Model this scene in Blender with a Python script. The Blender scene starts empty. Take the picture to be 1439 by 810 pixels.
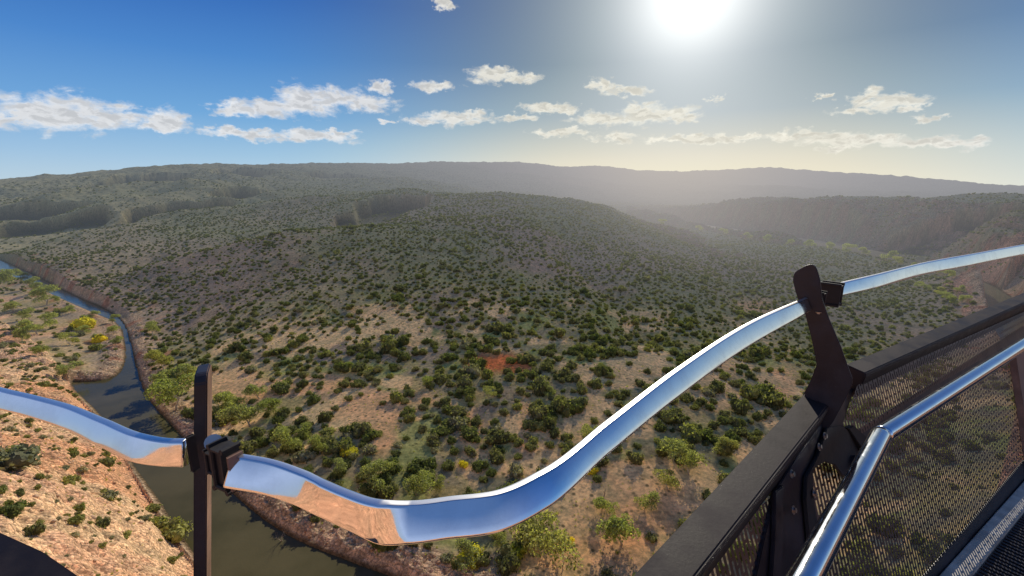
import bpy, bmesh, math, random
import numpy as np
from mathutils import Vector, Matrix

random.seed(7); rng = np.random.default_rng(11)
PI = math.pi
scene = bpy.context.scene
COL = scene.collection

# ------------------------------------------------------------------ camera
W0, H0 = 1439.0, 810.0
F = 646.0                       # focal length in photo pixels
PITCH = math.radians(12.1)      # looking down
cp, sp = math.cos(PITCH), math.sin(PITCH)
cam_d = bpy.data.cameras.new('camera'); cam = bpy.data.objects.new('camera', cam_d); COL.objects.link(cam)
cam_d.sensor_width = 36; cam_d.lens = 36*F/W0; cam_d.clip_start = 0.05; cam_d.clip_end = 60000
cam.location = (0, 0, 0); cam.rotation_euler = (PI/2-PITCH, 0, 0)
scene.camera = cam

def ray(px, py):                # world direction of a survey sighting from the lookout
    u = px-W0/2; v = H0/2-py
    return np.array([u, F*cp+v*sp, v*cp-F*sp])
def proj(x, y, z):
    dep = y*cp-z*sp; up = y*sp+z*cp
    dep = np.where(dep > 1e-3, dep, 1e-3)
    return W0/2+x/dep*F, H0/2-up/dep*F
def PZ(px, py, z):
    r = ray(px, py); t = z/r[2]; return r*t
def PD(px, py, d):
    r = ray(px, py); t = d/math.hypot(r[0], r[1]); return r*t

SUN_AZ = math.radians(19.5); SUN_EL = math.radians(31)
SUN = Vector((math.sin(SUN_AZ)*math.cos(SUN_EL), math.cos(SUN_AZ)*math.cos(SUN_EL), math.sin(SUN_EL)))

# ------------------------------------------------------------------ noise
_perm = np.random.default_rng(5).permutation(1024)
_ang = np.random.default_rng(6).random(1024)*2*PI
_gx, _gy = np.cos(_ang), np.sin(_ang)
def perlin(x, y, seed=0):
    xi = np.floor(x).astype(np.int64); yi = np.floor(y).astype(np.int64)
    xf = x-xi; yf = y-yi
    def g(ix, iy, dx, dy):
        h = _perm[(_perm[(ix+seed*17) & 1023]+iy) & 1023]
        return _gx[h]*dx+_gy[h]*dy
    u = xf*xf*xf*(xf*(xf*6-15)+10); v = yf*yf*yf*(yf*(yf*6-15)+10)
    a = g(xi, yi, xf, yf); b = g(xi+1, yi, xf-1, yf); c = g(xi, yi+1, xf, yf-1); d = g(xi+1, yi+1, xf-1, yf-1)
    return (a+(b-a)*u+(c+(d-c)*u-(a+(b-a)*u))*v)*1.5
def fbm(x, y, s, oct=4, seed=0, gain=.5):
    r = 0; a = 1; x = x/s; y = y/s
    for k in range(oct):
        r = r+a*perlin(x, y, seed+k*3); x = x*2.03+7.1; y = y*2.03-3.7; a *= gain
    return r
def ridged(x, y, s, oct=4, seed=0):
    r = 0; a = 1; x = x/s; y = y/s
    for k in range(oct):
        r = r+a*(1-2*np.abs(perlin(x, y, seed+k*3))); x = x*2.1+1.3; y = y*2.1+8.7; a *= .5
    return r
def sstep(a, b, x):
    t = np.clip((x-a)/(b-a), 0, 1); return t*t*(3-2*t)

# ------------------------------------------------------------------ terrain heights, from surveyed points
ctl = []
def cz(px, py, z): p = PZ(px, py, z); ctl.append((math.atan2(p[0], p[1]), math.log(math.hypot(p[0], p[1])), z))
def cd(px, py, d): p = PD(px, py, d); ctl.append((math.atan2(p[0], p[1]), math.log(d), p[2]))
def ch(px, d, z):  # hidden ground: bearing of px at horizon level, distance and height
    ctl.append((math.atan2(px-W0/2, F), math.log(d), z))
def ca(az, d, z): ctl.append((math.radians(az), math.log(d), z))
for p in [(0,800,-58),(0,700,-64),(0,640,-70),(0,560,-80),(0,500,-90),(0,455,-97),(100,800,-68),(100,700,-76),(100,640,-84),(110,590,-94),
          (190,800,-82),(190,730,-88),(262,800,-96),(215,700,-97),(180,660,-98),(150,600,-98.5),
          (0,400,-98),(50,450,-98),(100,470,-98.5),(150,470,-99),(120,520,-99),(0,430,-98),
          (350,712,-98.5),(450,785,-98.5),(700,800,-98.5),(300,560,-97),(240,500,-96),(450,520,-92),(500,600,-94),(450,680,-97),(700,700,-97),
          (230,450,-95),(700,550,-89),(600,480,-87),(450,470,-86),(350,480,-90),(900,600,-91),(850,500,-86),(1000,700,-96),(900,780,-98.5),(1000,550,-92),(1000,470,-90),
          (1000,800,-98),(1150,700,-97),(1150,550,-96),(1250,450,-97),(1300,500,-98),(1439,600,-84),(1439,720,-72),(1300,700,-86),(1200,800,-92),(1439,520,-92),
          (600,420,-75),(600,360,-58),(600,320,-42),(450,420,-76),(450,380,-66),(350,420,-82),(350,380,-70),(720,420,-76),(720,360,-60),(720,320,-44),
          (850,420,-80),(850,370,-72),(850,330,-60),(1000,380,-88),(1000,420,-88),(1100,400,-95),(1250,400,-97),(1150,370,-97),(930,350,-82),
          (505,320,-42),(400,335,-50),(330,350,-60),(230,372,-75),(230,430,-93),(230,400,-85),
          (1180,347,-98.5),(1080,338,-98),(980,320,-97),(1330,386,-98.5)]: cz(*p)
for p in [(600,285,820),(570,268,1020),(700,275,980),(760,281,880),(850,291,1000),(110,400,620),(110,370,720),(110,330,1000),(110,300,1300),(110,270,1750),(110,245,2500),
          (0,355,1060),(0,340,1150),(0,300,1500),(0,270,1950),(0,255,2700),(230,345,760),(230,310,1000),(200,288,1250),(200,255,1900),(200,238,2600),
          (400,318,800),(400,297,950),(400,276,1150),(300,262,1500),(300,231,2700),(450,232,3200),(450,262,1700),(600,262,1650),(600,247,2500),(600,231,3800),
          (720,230,4200),(720,262,2400),(650,269,1900),(850,272,2600),(850,252,3600),(850,236,4500),(980,242,4600),(1080,237.5,4600),(1250,249,4700),(1439,264,4800),
          (980,280,2500),(1080,263,3000),(950,287,2200),(1200,275,2700),(1250,270,3200),(1439,282,3200),(1439,292,1700),(1250,290,1500),(1000,290,1700),
          (1150,290,1120),(1000,292,1350),(1300,293,1000),(900,293,1800),(1439,300,900),(1390,312,800),(1320,342,800),(1439,350,640),(1439,395,560),(1390,375,690)]: cd(*p)
for p in [(400,620,-68),(505,640,-58),(330,650,-72),(570,1200,-30),(1100,985,-100),(1300,860,-100),(1000,1180,-100),(1380,760,-99),(1380,820,-60),
          (1080,3500,-10),(600,5200,60),(850,6000,40),(1200,6000,20),(200,4500,0),(0,4500,-10),(1439,6500,0),(650,1300,-30),
          (300,9000,-60),(700,12000,-60),(1100,12000,-60),(1439,12000,-60),(0,9000,-60)]: ch(*p)
for az in (-50,-35,-20,0,20,40): ca(az, 45, -97); ca(az, 12, -98)
for az, l in ((-62, ((12,-90),(60,-60),(130,-62),(300,-70),(900,-85),(1500,-50),(3000,20),(12000,-60))),
              (62, ((12,-90),(60,-75),(150,-66),(300,-55),(600,-30),(1500,-10),(4000,10),(12000,-60))),
              (-85, ((12,-80),(60,-35),(130,-25),(400,-20),(1500,-8),(12000,-60))), (85, ((12,-80),(60,-45),(130,-25),(400,-10),(1500,-5),(12000,-60))),
              (-120, ((12,-40),(60,-4),(400,3),(12000,-60))), (120, ((12,-40),(60,-4),(400,3),(12000,-60))),
              (-160, ((12,-12),(60,0),(400,5),(12000,-60))), (160, ((12,-12),(60,0),(400,5),(12000,-60)))):
    for d, z in l: ca(az, d, z)
for s in (-200, 200):
    for d, z in ((12,-12),(60,0),(400,5),(12000,-60)): ca(s, d, z)
ctl = np.array(ctl); CA = np.c_[ctl[:,0]*1.7, ctl[:,1]*1.15]
def kern(r): return np.sqrt(r*r+.05**2)
D = np.hypot(CA[:,None,0]-CA[None,:,0], CA[:,None,1]-CA[None,:,1])
n = len(CA); A = np.zeros((n+3, n+3)); A[:n,:n] = kern(D)-np.eye(n)*.004; A[:n,n] = 1; A[:n,n+1:] = CA; A[n:,:n] = A[:n,n:].T
wts = np.linalg.solve(A, np.r_[ctl[:,2], 0, 0, 0])
def base_h(az, ld):
    a = az.ravel()*1.7; l = ld.ravel()*1.15; out = np.zeros(a.size)
    for i in range(0, a.size, 60000):
        aa = a[i:i+60000]; ll = l[i:i+60000]
        K = kern(np.hypot(aa[:,None]-CA[None,:,0], ll[:,None]-CA[None,:,1]))
        out[i:i+60000] = K@wts[:n]+wts[n]+aa*wts[n+1]+ll*wts[n+2]
    return out.reshape(az.shape)

# river outline (surveyed on the water level)
WL = -100.0
riv_up = [(-160,318),(-60,345),(0,364),(60,391),(110,418),(150,433),(178,452),(189,490),(196,520),(210,560),(255,605),(300,660),(345,703),(400,745),(470,776),(590,818),(720,870),(900,960)]
riv_lo = [(900,1250),(500,1200),(330,930),(288,815),(250,760),(215,702),(180,655),(150,600),(118,566),(98,548),(96,534),(130,536),(160,531),(173,512),(173,480),(165,455),(135,443),(100,428),(50,405),(0,382),(-60,360),(-160,330)]
RIV1 = np.array([PZ(x, y, WL)[:2] for x, y in riv_up+riv_lo])
riv2 = [(905,309.5),(1000,323),(1090,337),(1180,350),(1260,367),(1330,383),(1354,390),(1375,406),(1386,424),(1396,460),(1420,510),(1480,560),(1600,600),(1700,560),(1560,500),(1470,450),(1420,418),(1397,402),(1364,390),(1335,377),(1262,359),(1180,342),(1090,330),(1000,317),(905,306)]
RIV2 = np.array([PZ(x, y, WL)[:2] for x, y in riv2])
def densify(P, m=3):
    for _ in range(2):   # chaikin rounding
        Q = np.roll(P, -1, 0); P = np.stack([P*.75+Q*.25, P*.25+Q*.75], 1).reshape(-1, 2)
    return P
RIV1 = densify(RIV1); RIV2 = densify(RIV2)
def sdist(P, x, y):
    sh = x.shape; x = x.ravel(); y = y.ravel()
    best = np.full(x.size, 1e18); ins = np.zeros(x.size, bool)
    for i in range(len(P)):
        a = P[i]; b = P[(i+1) % len(P)]; e = b-a; L = e@e+1e-9
        t = np.clip(((x-a[0])*e[0]+(y-a[1])*e[1])/L, 0, 1)
        dd = (x-a[0]-t*e[0])**2+(y-a[1]-t*e[1])**2
        best = np.minimum(best, dd)
        c = ((a[1] > y) != (b[1] > y)) & (x < (b[0]-a[0])*(y-a[1])/(b[1]-a[1]+1e-12)+a[0])
        ins ^= c
    s = np.sqrt(best); s[ins] *= -1
    return s.reshape(sh)
def inpoly(P, x, y):
    P = np.array(P, float); ins = np.zeros(x.shape, bool)
    for i in range(len(P)):
        a = P[i]; b = P[(i+1) % len(P)]
        ins ^= ((a[1] > y) != (b[1] > y)) & (x < (b[0]-a[0])*(y-a[1])/(b[1]-a[1]+1e-12)+a[0])
    return ins

NAF = 1150
azs = np.r_[np.linspace(-66, 66, NAF), np.linspace(66, 294, 122)[1:-1]]
azs = np.radians(azs); NA = len(azs)
lg = math.log
lds = np.r_[np.linspace(lg(12), lg(60), 41)[:-1], np.linspace(lg(60), lg(500), 521)[:-1], np.linspace(lg(500), lg(1600), 421)[:-1], np.linspace(lg(1600), lg(14000), 260)]
NR = len(lds)
AZ, LD = np.meshgrid(azs, lds)          # rows = rings
AZn = (AZ+PI) % (2*PI)-PI
DD = np.exp(LD); X = DD*np.sin(AZ); Y = DD*np.cos(AZ)
# a little warping of the bearings so that nothing runs in straight radial lines
wx = fbm(X, Y, 260, 3, 20)*.5; wy = fbm(X, Y, 260, 3, 31)*.5
fade = sstep(150, 700, DD)
Z = base_h(AZn+wx*.05*fade, LD+wy*.07*fade)
sd1 = sdist(RIV1, X, Y)+1.2; sd2 = sdist(RIV2, X, Y); sd = np.minimum(sd1, sd2)
PXv, PYv = proj(X, Y, Z)
front = np.abs(AZn) < math.radians(75)
# erosion: gullies and spurs grow with height over the river
hup = np.clip((Z+97)/60, 0, 1.2)
far = sstep(350, 1500, DD)
gul = ridged(X, Y, 210, 4, 3)-.6
Z = Z-hup*(4+3*far)*np.clip(-gul*1.0, -1.2, 1.4)*sstep(250, 600, DD)
Z = Z+hup*fbm(X, Y, 90, 4, 9)*(2.0+1.5*far)*sstep(130, 400, DD)
big = ridged(X, Y, 1500, 4, 44)-.7
Z = Z+sstep(1900, 3200, DD)*big*9*sstep(9000, 5000, DD)*sstep(-90, -20, Z)
flat = 1-hup
Z = Z+flat*fbm(X, Y, 35, 3, 15)*.9
BOWL_SHADE = np.zeros(X.shape)
# steep bowls cut into the mesa rims (their back walls face us and lie in shade)
def bowl(px, py, z, rx, ry, depth, rot=0.0):
    global Z, BOWL_SHADE
    d = z
    cx, cy = (PD(px, py, d)[:2] if z > 0 else PZ(px, py, z)[:2])
    u = X-cx; v = Y-cy; b = math.atan2(cx, cy)+rot
    a = u*math.cos(b)-v*math.sin(b); r = u*math.sin(b)+v*math.cos(b)
    ww = fbm(X, Y, rx*.8, 2, 77)*.35
    q = (a/rx)**2+(r/ry)**2+ww
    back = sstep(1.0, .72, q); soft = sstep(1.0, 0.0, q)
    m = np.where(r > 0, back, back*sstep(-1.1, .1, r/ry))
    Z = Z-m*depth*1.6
    BOWL_SHADE = np.maximum(BOWL_SHADE, m*sstep(-.1, .35, r/ry)*sstep(1.0, .9, q))
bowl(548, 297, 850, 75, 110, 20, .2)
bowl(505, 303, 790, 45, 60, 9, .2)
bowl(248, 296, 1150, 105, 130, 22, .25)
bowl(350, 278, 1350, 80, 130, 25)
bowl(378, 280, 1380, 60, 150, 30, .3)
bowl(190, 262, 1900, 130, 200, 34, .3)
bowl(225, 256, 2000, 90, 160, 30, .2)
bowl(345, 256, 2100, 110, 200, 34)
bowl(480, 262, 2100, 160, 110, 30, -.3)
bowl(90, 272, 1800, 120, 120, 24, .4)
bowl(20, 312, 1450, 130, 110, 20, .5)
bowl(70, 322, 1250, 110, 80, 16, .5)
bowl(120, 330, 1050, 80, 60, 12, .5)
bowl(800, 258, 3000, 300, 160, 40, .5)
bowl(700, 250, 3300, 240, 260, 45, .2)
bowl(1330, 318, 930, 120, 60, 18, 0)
# gully running down the front hill
def gully(pts, wid, depth):
    global Z
    P = np.array([PZ(x, y, z)[:2] for x, y, z in pts]); best = np.full(X.shape, 1e9)
    for i in range(len(P)-1):
        a = P[i]; e = P[i+1]-a; t = np.clip(((X-a[0])*e[0]+(Y-a[1])*e[1])/(e@e), 0, 1)
        best = np.minimum(best, np.hypot(X-a[0]-t*e[0], Y-a[1]-t*e[1]))
    best = best+fbm(X, Y, 40, 2, 61)*wid*.4
    Z = Z-depth*np.exp(-(best/wid)**2)
gully([(790,318,-46),(800,350,-58),(830,385,-72),(875,425,-82),(890,470,-88)], 16, 7)
gully([(690,300,-36),(640,340,-50),(560,390,-68),(500,440,-80)], 14, 3.5)
gully([(480,345,-52),(400,380,-68),(320,420,-80),(250,455,-90)], 14, 4)
gully([(330,395,-72),(270,430,-86),(220,470,-93)], 9, 3)
gully([(960,345,-80),(1010,380,-88),(1060,430,-91)], 12, 4)
def line_form(pts, wid, h):
    global Z
    P = np.array([PD(x, y, d)[:2] for x, y, d in pts]); best = np.full(X.shape, 1e9)
    for i in range(len(P)-1):
        a = P[i]; e = P[i+1]-a; t = np.clip(((X-a[0])*e[0]+(Y-a[1])*e[1])/(e@e), 0, 1)
        best = np.minimum(best, np.hypot(X-a[0]-t*e[0], Y-a[1]-t*e[1]))
    best = best+fbm(X, Y, 70, 2, 63)*wid*.35
    Z = Z+h*np.exp(-(best/wid)**2)
line_form([(225,374,575),(330,352,570),(400,336,560),(505,322,600),(560,300,720),(600,288,850)], 26, 5)
line_form([(215,362,660),(330,338,650),(410,322,650),(500,306,720),(545,292,830)], 42, -15)
line_form([(60,338,980),(150,322,1000),(250,308,1020),(350,300,1000),(430,292,1000)], 35, 7)
line_form([(60,328,1120),(150,312,1150),(250,300,1200),(350,292,1180),(430,284,1150)], 55, -18)
line_form([(0,290,1550),(100,288,1600),(200,281,1600),(300,279,1550)], 60, 14)
line_form([(0,281,1850),(100,278,1850),(200,271,1850),(300,270,1800)], 90, -26)
line_form([(420,262,1700),(560,258,1800),(640,256,2000)], 60, 14)
line_form([(700,300,900),(760,312,800),(800,300,900)], 30, -5)
# canyon walls: rock ledges
def terrace(z, per, sharp):
    q = z/per; f = q-np.floor(q)
    return (np.floor(q)+sstep(.5-sharp, .5+sharp, f))*per
rockL = inpoly([(-900,380),(-60,425),(0,452),(60,490),(92,525),(118,560),(155,600),(185,660),(220,710),(290,812),(330,930),(300,3000),(-3000,3000)], PXv, PYv) & (DD < 560) & front
rockL = rockL | ((AZn < math.radians(-62)) & (DD < 400) & (Z > -98))
rockR = (PXv > 1325) & (PYv > 250) & (DD < 1050) & (sd2 > 0) & (PXv+fbm(X, Y, 60, 3, 55)*45 > 1345+(PYv-380)*.4) & (PYv > 354-(PXv-1330)*.17) & front & (DD > 250) | ((AZn > math.radians(50)) & (DD < 700))
rockD = front & (DD > 620) & (DD < 2300) & (PXv > 880) & (Z < -20) & (Z > -99) & (sd2 < 260) & (PYv < 362) & (sd2 > 0)
tn = fbm(X, Y, 60, 3, 52)*4
Z = Z+rockD*(ridged(X, Y, 70, 3, 57)-.5)*4.5*sstep(0, 40, sd2)
rl = rockL.astype(float); rr = rockR.astype(float); rd_ = rockD.astype(float)
Zt = terrace(Z+tn, 7.0, .2)-tn
Z = Z+(Zt-Z)*(rl*.22+rr*.6+rd_*.95)
crag = ridged(X, Y, 9, 4, 81)*.55+fbm(X, Y, 28, 3, 83)*1.3+ridged(X*.5+Y*.9, Y*.3-X*.9, 16, 3, 84)*.5
Z = Z+rl*crag*sstep(.0, 18, sd1)*1.25
Z = Z+rr*crag*1.6
ridge_micro = ridged(X, Y, 3.0, 3, 91)*.26
Z = Z+rl*ridge_micro
# banks and river bed
bank = np.where(rockL, 9.0, np.where(rockD, 30, 7.0))
Z = np.maximum(Z, -99.2)
Z = np.where(sd > 0, -99.5+(Z+99.5)*sstep(0, 1, np.clip(sd/bank, 0, 1)), WL-.4-2.5*sstep(0, 6, -sd))
rb = sstep(0, 3, sd)*sstep(14, 6, sd)*(1-rl)*(DD < 420)
Z = Z+rb*(ridged(X, Y, 5, 3, 66)*.8+.7)
PXv, PYv = proj(X, Y, Z)

def ground_z(x, y):
    az = np.arctan2(x, y); az = np.where(az < azs[0], az+2*PI, az)
    fi = np.interp(az, azs, np.arange(NA)); fj = np.interp(np.log(np.hypot(x, y)+1e-6), lds, np.arange(NR))
    i0 = np.clip(fi.astype(int), 0, NA-2); j0 = np.clip(fj.astype(int), 0, NR-2); a = fi-i0; b = fj-j0
    return (Z[j0,i0]*(1-a)+Z[j0,i0+1]*a)*(1-b)+(Z[j0+1,i0]*(1-a)+Z[j0+1,i0+1]*a)*b

# ---- ground colour (albedo, plus shade painted on the bowl walls)
def mixc(c, col, m): return c+(np.array(col)[None,None,:]-c)*np.clip(m, 0, 1)[..., None]
C = np.zeros(X.shape+(3,)); C[:] = (.31,.24,.165)
n1 = fbm(X, Y, 60, 4, 100); n2 = fbm(X, Y, 18, 4, 110); n3 = fbm(X, Y, 220, 3, 120)
C = mixc(C, (.25,.235,.125), sstep(-.4, .5, n3)*.85)
C = mixc(C, (.33,.235,.165), sstep(.15, .7, n1)*.5*sstep(250, 380, DD)*sstep(900, 500, DD))
C = mixc(C, (.29,.27,.155), far*.92)
C = mixc(C, (.05,.047,.032), BOWL_SHADE*.9)  # shade of the bowls' back walls painted dark into the ground colour
nearflat = front*sstep(430, 250, DD)
C = mixc(C, (.37,.30,.14), nearflat*sstep(-.5, .3, n2)); C = mixc(C, (.30,.32,.11), nearflat*sstep(.1, .5, fbm(X, Y, 26, 3, 131))*.75)
sandm = sstep(.05, .35, n1+n2*.5)*sstep(520, 300, DD)
C = mixc(C, (.60,.42,.22), sandm*sstep(380, 290, DD))
for px, py, rx, ry, k in ((330,540,70,30,1),(420,545,60,14,.9),(520,578,70,30,.95),(535,612,26,36,.95),(470,535,60,12,.9),(590,560,40,14,.8),(660,600,16,40,.8),(740,600,16,50,.7),(700,512,42,18,1.2),(1060,430,30,14,.8),(900,720,90,70,.8),(860,780,120,60,.6),(1000,540,60,60,.4),(1100,540,30,40,.8)):
    C = mixc(C, (.60,.375,.195) if k <= 1 else (.62,.19,.07), k*sstep(1.3, .3, np.hypot((PXv-px)/rx, (PYv-py)/ry)+n2*.4)*front)
bar = front & (sd1 > 0) & (PXv < 200) & (DD > 205) & (DD < 900) & (Z < -95) & ~rockL
C = mixc(C, (.40,.30,.17), bar*sstep(-.6, .1, n2)*1.0); C = mixc(C, (.22,.20,.09), bar*sstep(.05, .5, n2+n1*.5)*.8)
C = mixc(C, (.50,.32,.20), bar*sstep(.1, .5, n1))
C = mixc(C, (.62,.40,.245), rl); C = mixc(C, (.52,.34,.22), rl*sstep(.0, .5, n2)*.7); C = mixc(C, (.46,.235,.12), rl*sstep(.0, .5, n1)*.5)
C = mixc(C, (.44,.27,.18), rr*.9); C = mixc(C, (.30,.20,.14), rd_*.75*sstep(-.4, .3, n2))
C = mixc(C, (.40,.30,.20), sstep(16, 9, sd+n2*6)*sstep(-1, 1, sd)*(1-rl)*(DD < 700))
C = mixc(C, (.36,.17,.10), sstep(.3, .6, n2)*sstep(30, 14, sd)*(sd > 0)*(DD > 300)*(DD < 900)*.8)
C = mixc(C, (.10,.075,.045), sstep(1.6, 0, sd))

C = mixc(C, (.34,.19,.13), (np.abs(AZn) > math.radians(68)).astype(float)*.8)
# mesh
NV = NR*NA
co = np.stack([X, Y, Z], -1).reshape(-1, 3)
co = np.vstack([co, [[0, 0, -98.]]])
jj, ii = np.meshgrid(np.arange(NR-1), np.arange(NA), indexing='ij'); i2 = (ii+1) % NA
quads = np.stack([jj*NA+ii, (jj+1)*NA+ii, (jj+1)*NA+i2, jj*NA+i2], -1).reshape(-1, 4)
tris = np.stack([np.arange(NA), (np.arange(NA)+1) % NA, np.full(NA, NV)], -1)
me = bpy.data.meshes.new('ground')
me.vertices.add(len(co)); me.vertices.foreach_set('co', co.astype(np.float32).ravel())
nl = quads.size+tris.size
me.loops.add(nl); me.loops.foreach_set('vertex_index', np.r_[quads[:, ::-1].ravel(), tris[:, ::-1].ravel()].astype(np.int32))
nf = len(quads)+len(tris); me.polygons.add(nf)
ls = np.r_[np.arange(len(quads))*4, quads.size+np.arange(len(tris))*3]
me.polygons.foreach_set('loop_start', ls.astype(np.int32))
me.polygons.foreach_set('use_smooth', np.ones(nf, bool))
me.update(calc_edges=True)
ca_ = me.color_attributes.new('albedo', 'FLOAT_COLOR', 'POINT')
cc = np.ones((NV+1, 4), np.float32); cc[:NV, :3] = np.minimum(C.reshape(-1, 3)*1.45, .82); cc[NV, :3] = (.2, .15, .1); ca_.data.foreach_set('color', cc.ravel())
rk = me.attributes.new('rock', 'FLOAT', 'POINT')
rk.data.foreach_set('value', np.r_[np.clip(rl+rr+rd_*.7+sstep(14, 8, sd)*(sd > 0), 0, 1).ravel(), 0].astype(np.float32))
ground = bpy.data.objects.new('ground', me); COL.objects.link(ground); ground['kind'] = 'structure'

# ------------------------------------------------------------------ material helpers
class NT:
    def __init__(s, nt): s.nt = nt; s.N = nt.nodes; s.L = nt.links
    def n(s, t, **k):
        x = s.N.new(t)
        for a, b in k.items(): setattr(x, a, b)
        return x
    def l(s, a, b): s.L.new(a, b)
    def put(s, sock, v):
        if hasattr(v, 'is_output') or isinstance(v, bpy.types.NodeSocket): s.L.new(v, sock)
        else: sock.default_value = v
    def m(s, op, a, b=0.0, c=0.0, clamp=False):
        x = s.n('ShaderNodeMath', operation=op, use_clamp=clamp)
        s.put(x.inputs[0], a); s.put(x.inputs[1], b)
        if len(x.inputs) > 2: s.put(x.inputs[2], c)
        return x.outputs[0]
    def v(s, op, a, b=None):
        x = s.n('ShaderNodeVectorMath', operation=op); s.put(x.inputs[0], a)
        if b is not None: s.put(x.inputs[1], b)
        return x.outputs['Value'] if op in ('LENGTH', 'DOT_PRODUCT', 'DISTANCE') else x.outputs[0]
    def mr(s, x, a, b, c=0., d=1., sm=True):
        k = s.n('ShaderNodeMapRange', interpolation_type='SMOOTHSTEP' if sm else 'LINEAR'); s.put(k.inputs[0], x)
        for i, q in enumerate((a, b, c, d)): s.put(k.inputs[1+i], q)
        return k.outputs[0]
    def mix(s, f, a, b, bt='MIX'):
        x = s.n('ShaderNodeMix', data_type='RGBA', blend_type=bt); s.put(x.inputs[0], f); s.put(x.inputs[6], a); s.put(x.inputs[7], b); return x.outputs[2]
    def noise(s, vec, sc, det=4, rough=.55, dist=0):
        x = s.n('ShaderNodeTexNoise'); s.put(x.inputs['Vector'], vec); x.inputs['Scale'].default_value = sc; x.inputs['Detail'].default_value = det
        x.inputs['Roughness'].default_value = rough; x.inputs['Distortion'].default_value = dist; return x.outputs[0]
def rgba(c, a=1): return (c[0], c[1], c[2], a)

# haze painted into materials as emission; grows with lookout distance and towards the sun
hz = bpy.data.node_groups.new('painted_haze', 'ShaderNodeTree')
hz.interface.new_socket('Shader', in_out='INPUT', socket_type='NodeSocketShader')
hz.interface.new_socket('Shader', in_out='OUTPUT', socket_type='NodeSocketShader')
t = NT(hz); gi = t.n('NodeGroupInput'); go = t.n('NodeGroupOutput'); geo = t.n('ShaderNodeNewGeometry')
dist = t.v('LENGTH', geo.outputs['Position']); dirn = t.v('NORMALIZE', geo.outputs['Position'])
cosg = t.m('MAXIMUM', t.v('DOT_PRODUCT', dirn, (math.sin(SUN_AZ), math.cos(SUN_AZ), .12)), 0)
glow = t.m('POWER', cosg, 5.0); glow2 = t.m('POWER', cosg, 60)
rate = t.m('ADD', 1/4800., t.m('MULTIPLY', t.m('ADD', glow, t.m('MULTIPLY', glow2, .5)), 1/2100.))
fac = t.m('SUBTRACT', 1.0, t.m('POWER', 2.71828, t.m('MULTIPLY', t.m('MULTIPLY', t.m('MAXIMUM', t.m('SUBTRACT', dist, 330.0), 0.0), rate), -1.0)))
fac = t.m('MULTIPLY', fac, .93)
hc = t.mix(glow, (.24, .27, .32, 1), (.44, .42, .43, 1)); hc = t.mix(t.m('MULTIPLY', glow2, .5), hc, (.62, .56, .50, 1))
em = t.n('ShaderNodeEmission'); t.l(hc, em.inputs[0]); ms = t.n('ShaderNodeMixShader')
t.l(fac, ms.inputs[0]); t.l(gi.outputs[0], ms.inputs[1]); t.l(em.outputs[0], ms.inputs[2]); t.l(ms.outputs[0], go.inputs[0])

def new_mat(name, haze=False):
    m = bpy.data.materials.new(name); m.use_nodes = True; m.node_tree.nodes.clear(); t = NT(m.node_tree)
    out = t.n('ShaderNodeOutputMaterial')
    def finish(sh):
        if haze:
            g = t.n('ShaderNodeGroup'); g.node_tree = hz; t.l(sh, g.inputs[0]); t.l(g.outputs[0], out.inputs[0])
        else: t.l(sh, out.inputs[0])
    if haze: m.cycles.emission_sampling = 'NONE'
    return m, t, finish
def pbsdf(t, col, rough=.6, metal=0., spec=.5, normal=None):
    b = t.n('ShaderNodeBsdfPrincipled'); t.put(b.inputs['Base Color'], col); t.put(b.inputs['Roughness'], rough); t.put(b.inputs['Metallic'], metal)
    t.put(b.inputs['Specular IOR Level'], spec)
    if normal is not None: t.l(normal, b.inputs['Normal'])
    return b.outputs[0]

# ground
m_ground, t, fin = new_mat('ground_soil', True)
pos = t.n('ShaderNodeNewGeometry').outputs['Position']
alb = t.n('ShaderNodeVertexColor', layer_name='albedo').outputs[0]
rock = t.n('ShaderNodeAttribute', attribute_name='rock').outputs['Fac']
fl = t.v('MULTIPLY', pos, (1, 1, .0)); fl3 = t.v('MULTIPLY', pos, (1, 1, 1.6))
a1 = t.noise(fl, .55, 6, .7); a2 = t.noise(fl, .11, 5, .6); a3 = t.noise(fl, .022, 5, .62)
col = t.mix(1.0, alb, t.mix(t.mr(a1, .3, .7), (.62, .62, .62, 1), (1.35, 1.3, 1.25, 1)), 'MULTIPLY')
col = t.mix(1.0, col, t.mix(t.mr(a2, .3, .7), (.80, .84, .80, 1), (1.2, 1.14, 1.08, 1)), 'MULTIPLY')
# stones: lighter chips and dark cracks on the rocky places
vo = t.n('ShaderNodeTexVoronoi', feature='F1'); t.l(t.v('ADD', fl3, t.v('MULTIPLY', t.n('ShaderNodeTexNoise').outputs[1], (0, 0, 0))), vo.inputs['Vector']); vo.inputs['Scale'].default_value = 1.25
vo2 = t.n('ShaderNodeTexVoronoi', feature='DISTANCE_TO_EDGE'); t.l(fl3, vo2.inputs['Vector']); vo2.inputs['Scale'].default_value = .6
chip = t.mix(t.mr(t.n('ShaderNodeSeparateColor').outputs[0], 0, 1), (1, 1, 1, 1), (1, 1, 1, 1))
sc_ = t.n('ShaderNodeSeparateColor'); t.l(vo.outputs['Color'], sc_.inputs[0])
chipc = t.mix(sc_.outputs[0], (.55, .50, .46, 1), (1.45, 1.42, 1.40, 1))
col = t.mix(t.m('MULTIPLY', rock, .75), col, t.mix(1.0, col, chipc, 'MULTIPLY'))
crack = t.mr(vo2.outputs['Distance'], 0.0, .09)
col = t.mix(t.m('MULTIPLY', t.m('SUBTRACT', 1, crack), t.m('MULTIPLY', rock, .5)), col, (.12, .07, .045, 1))
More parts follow.
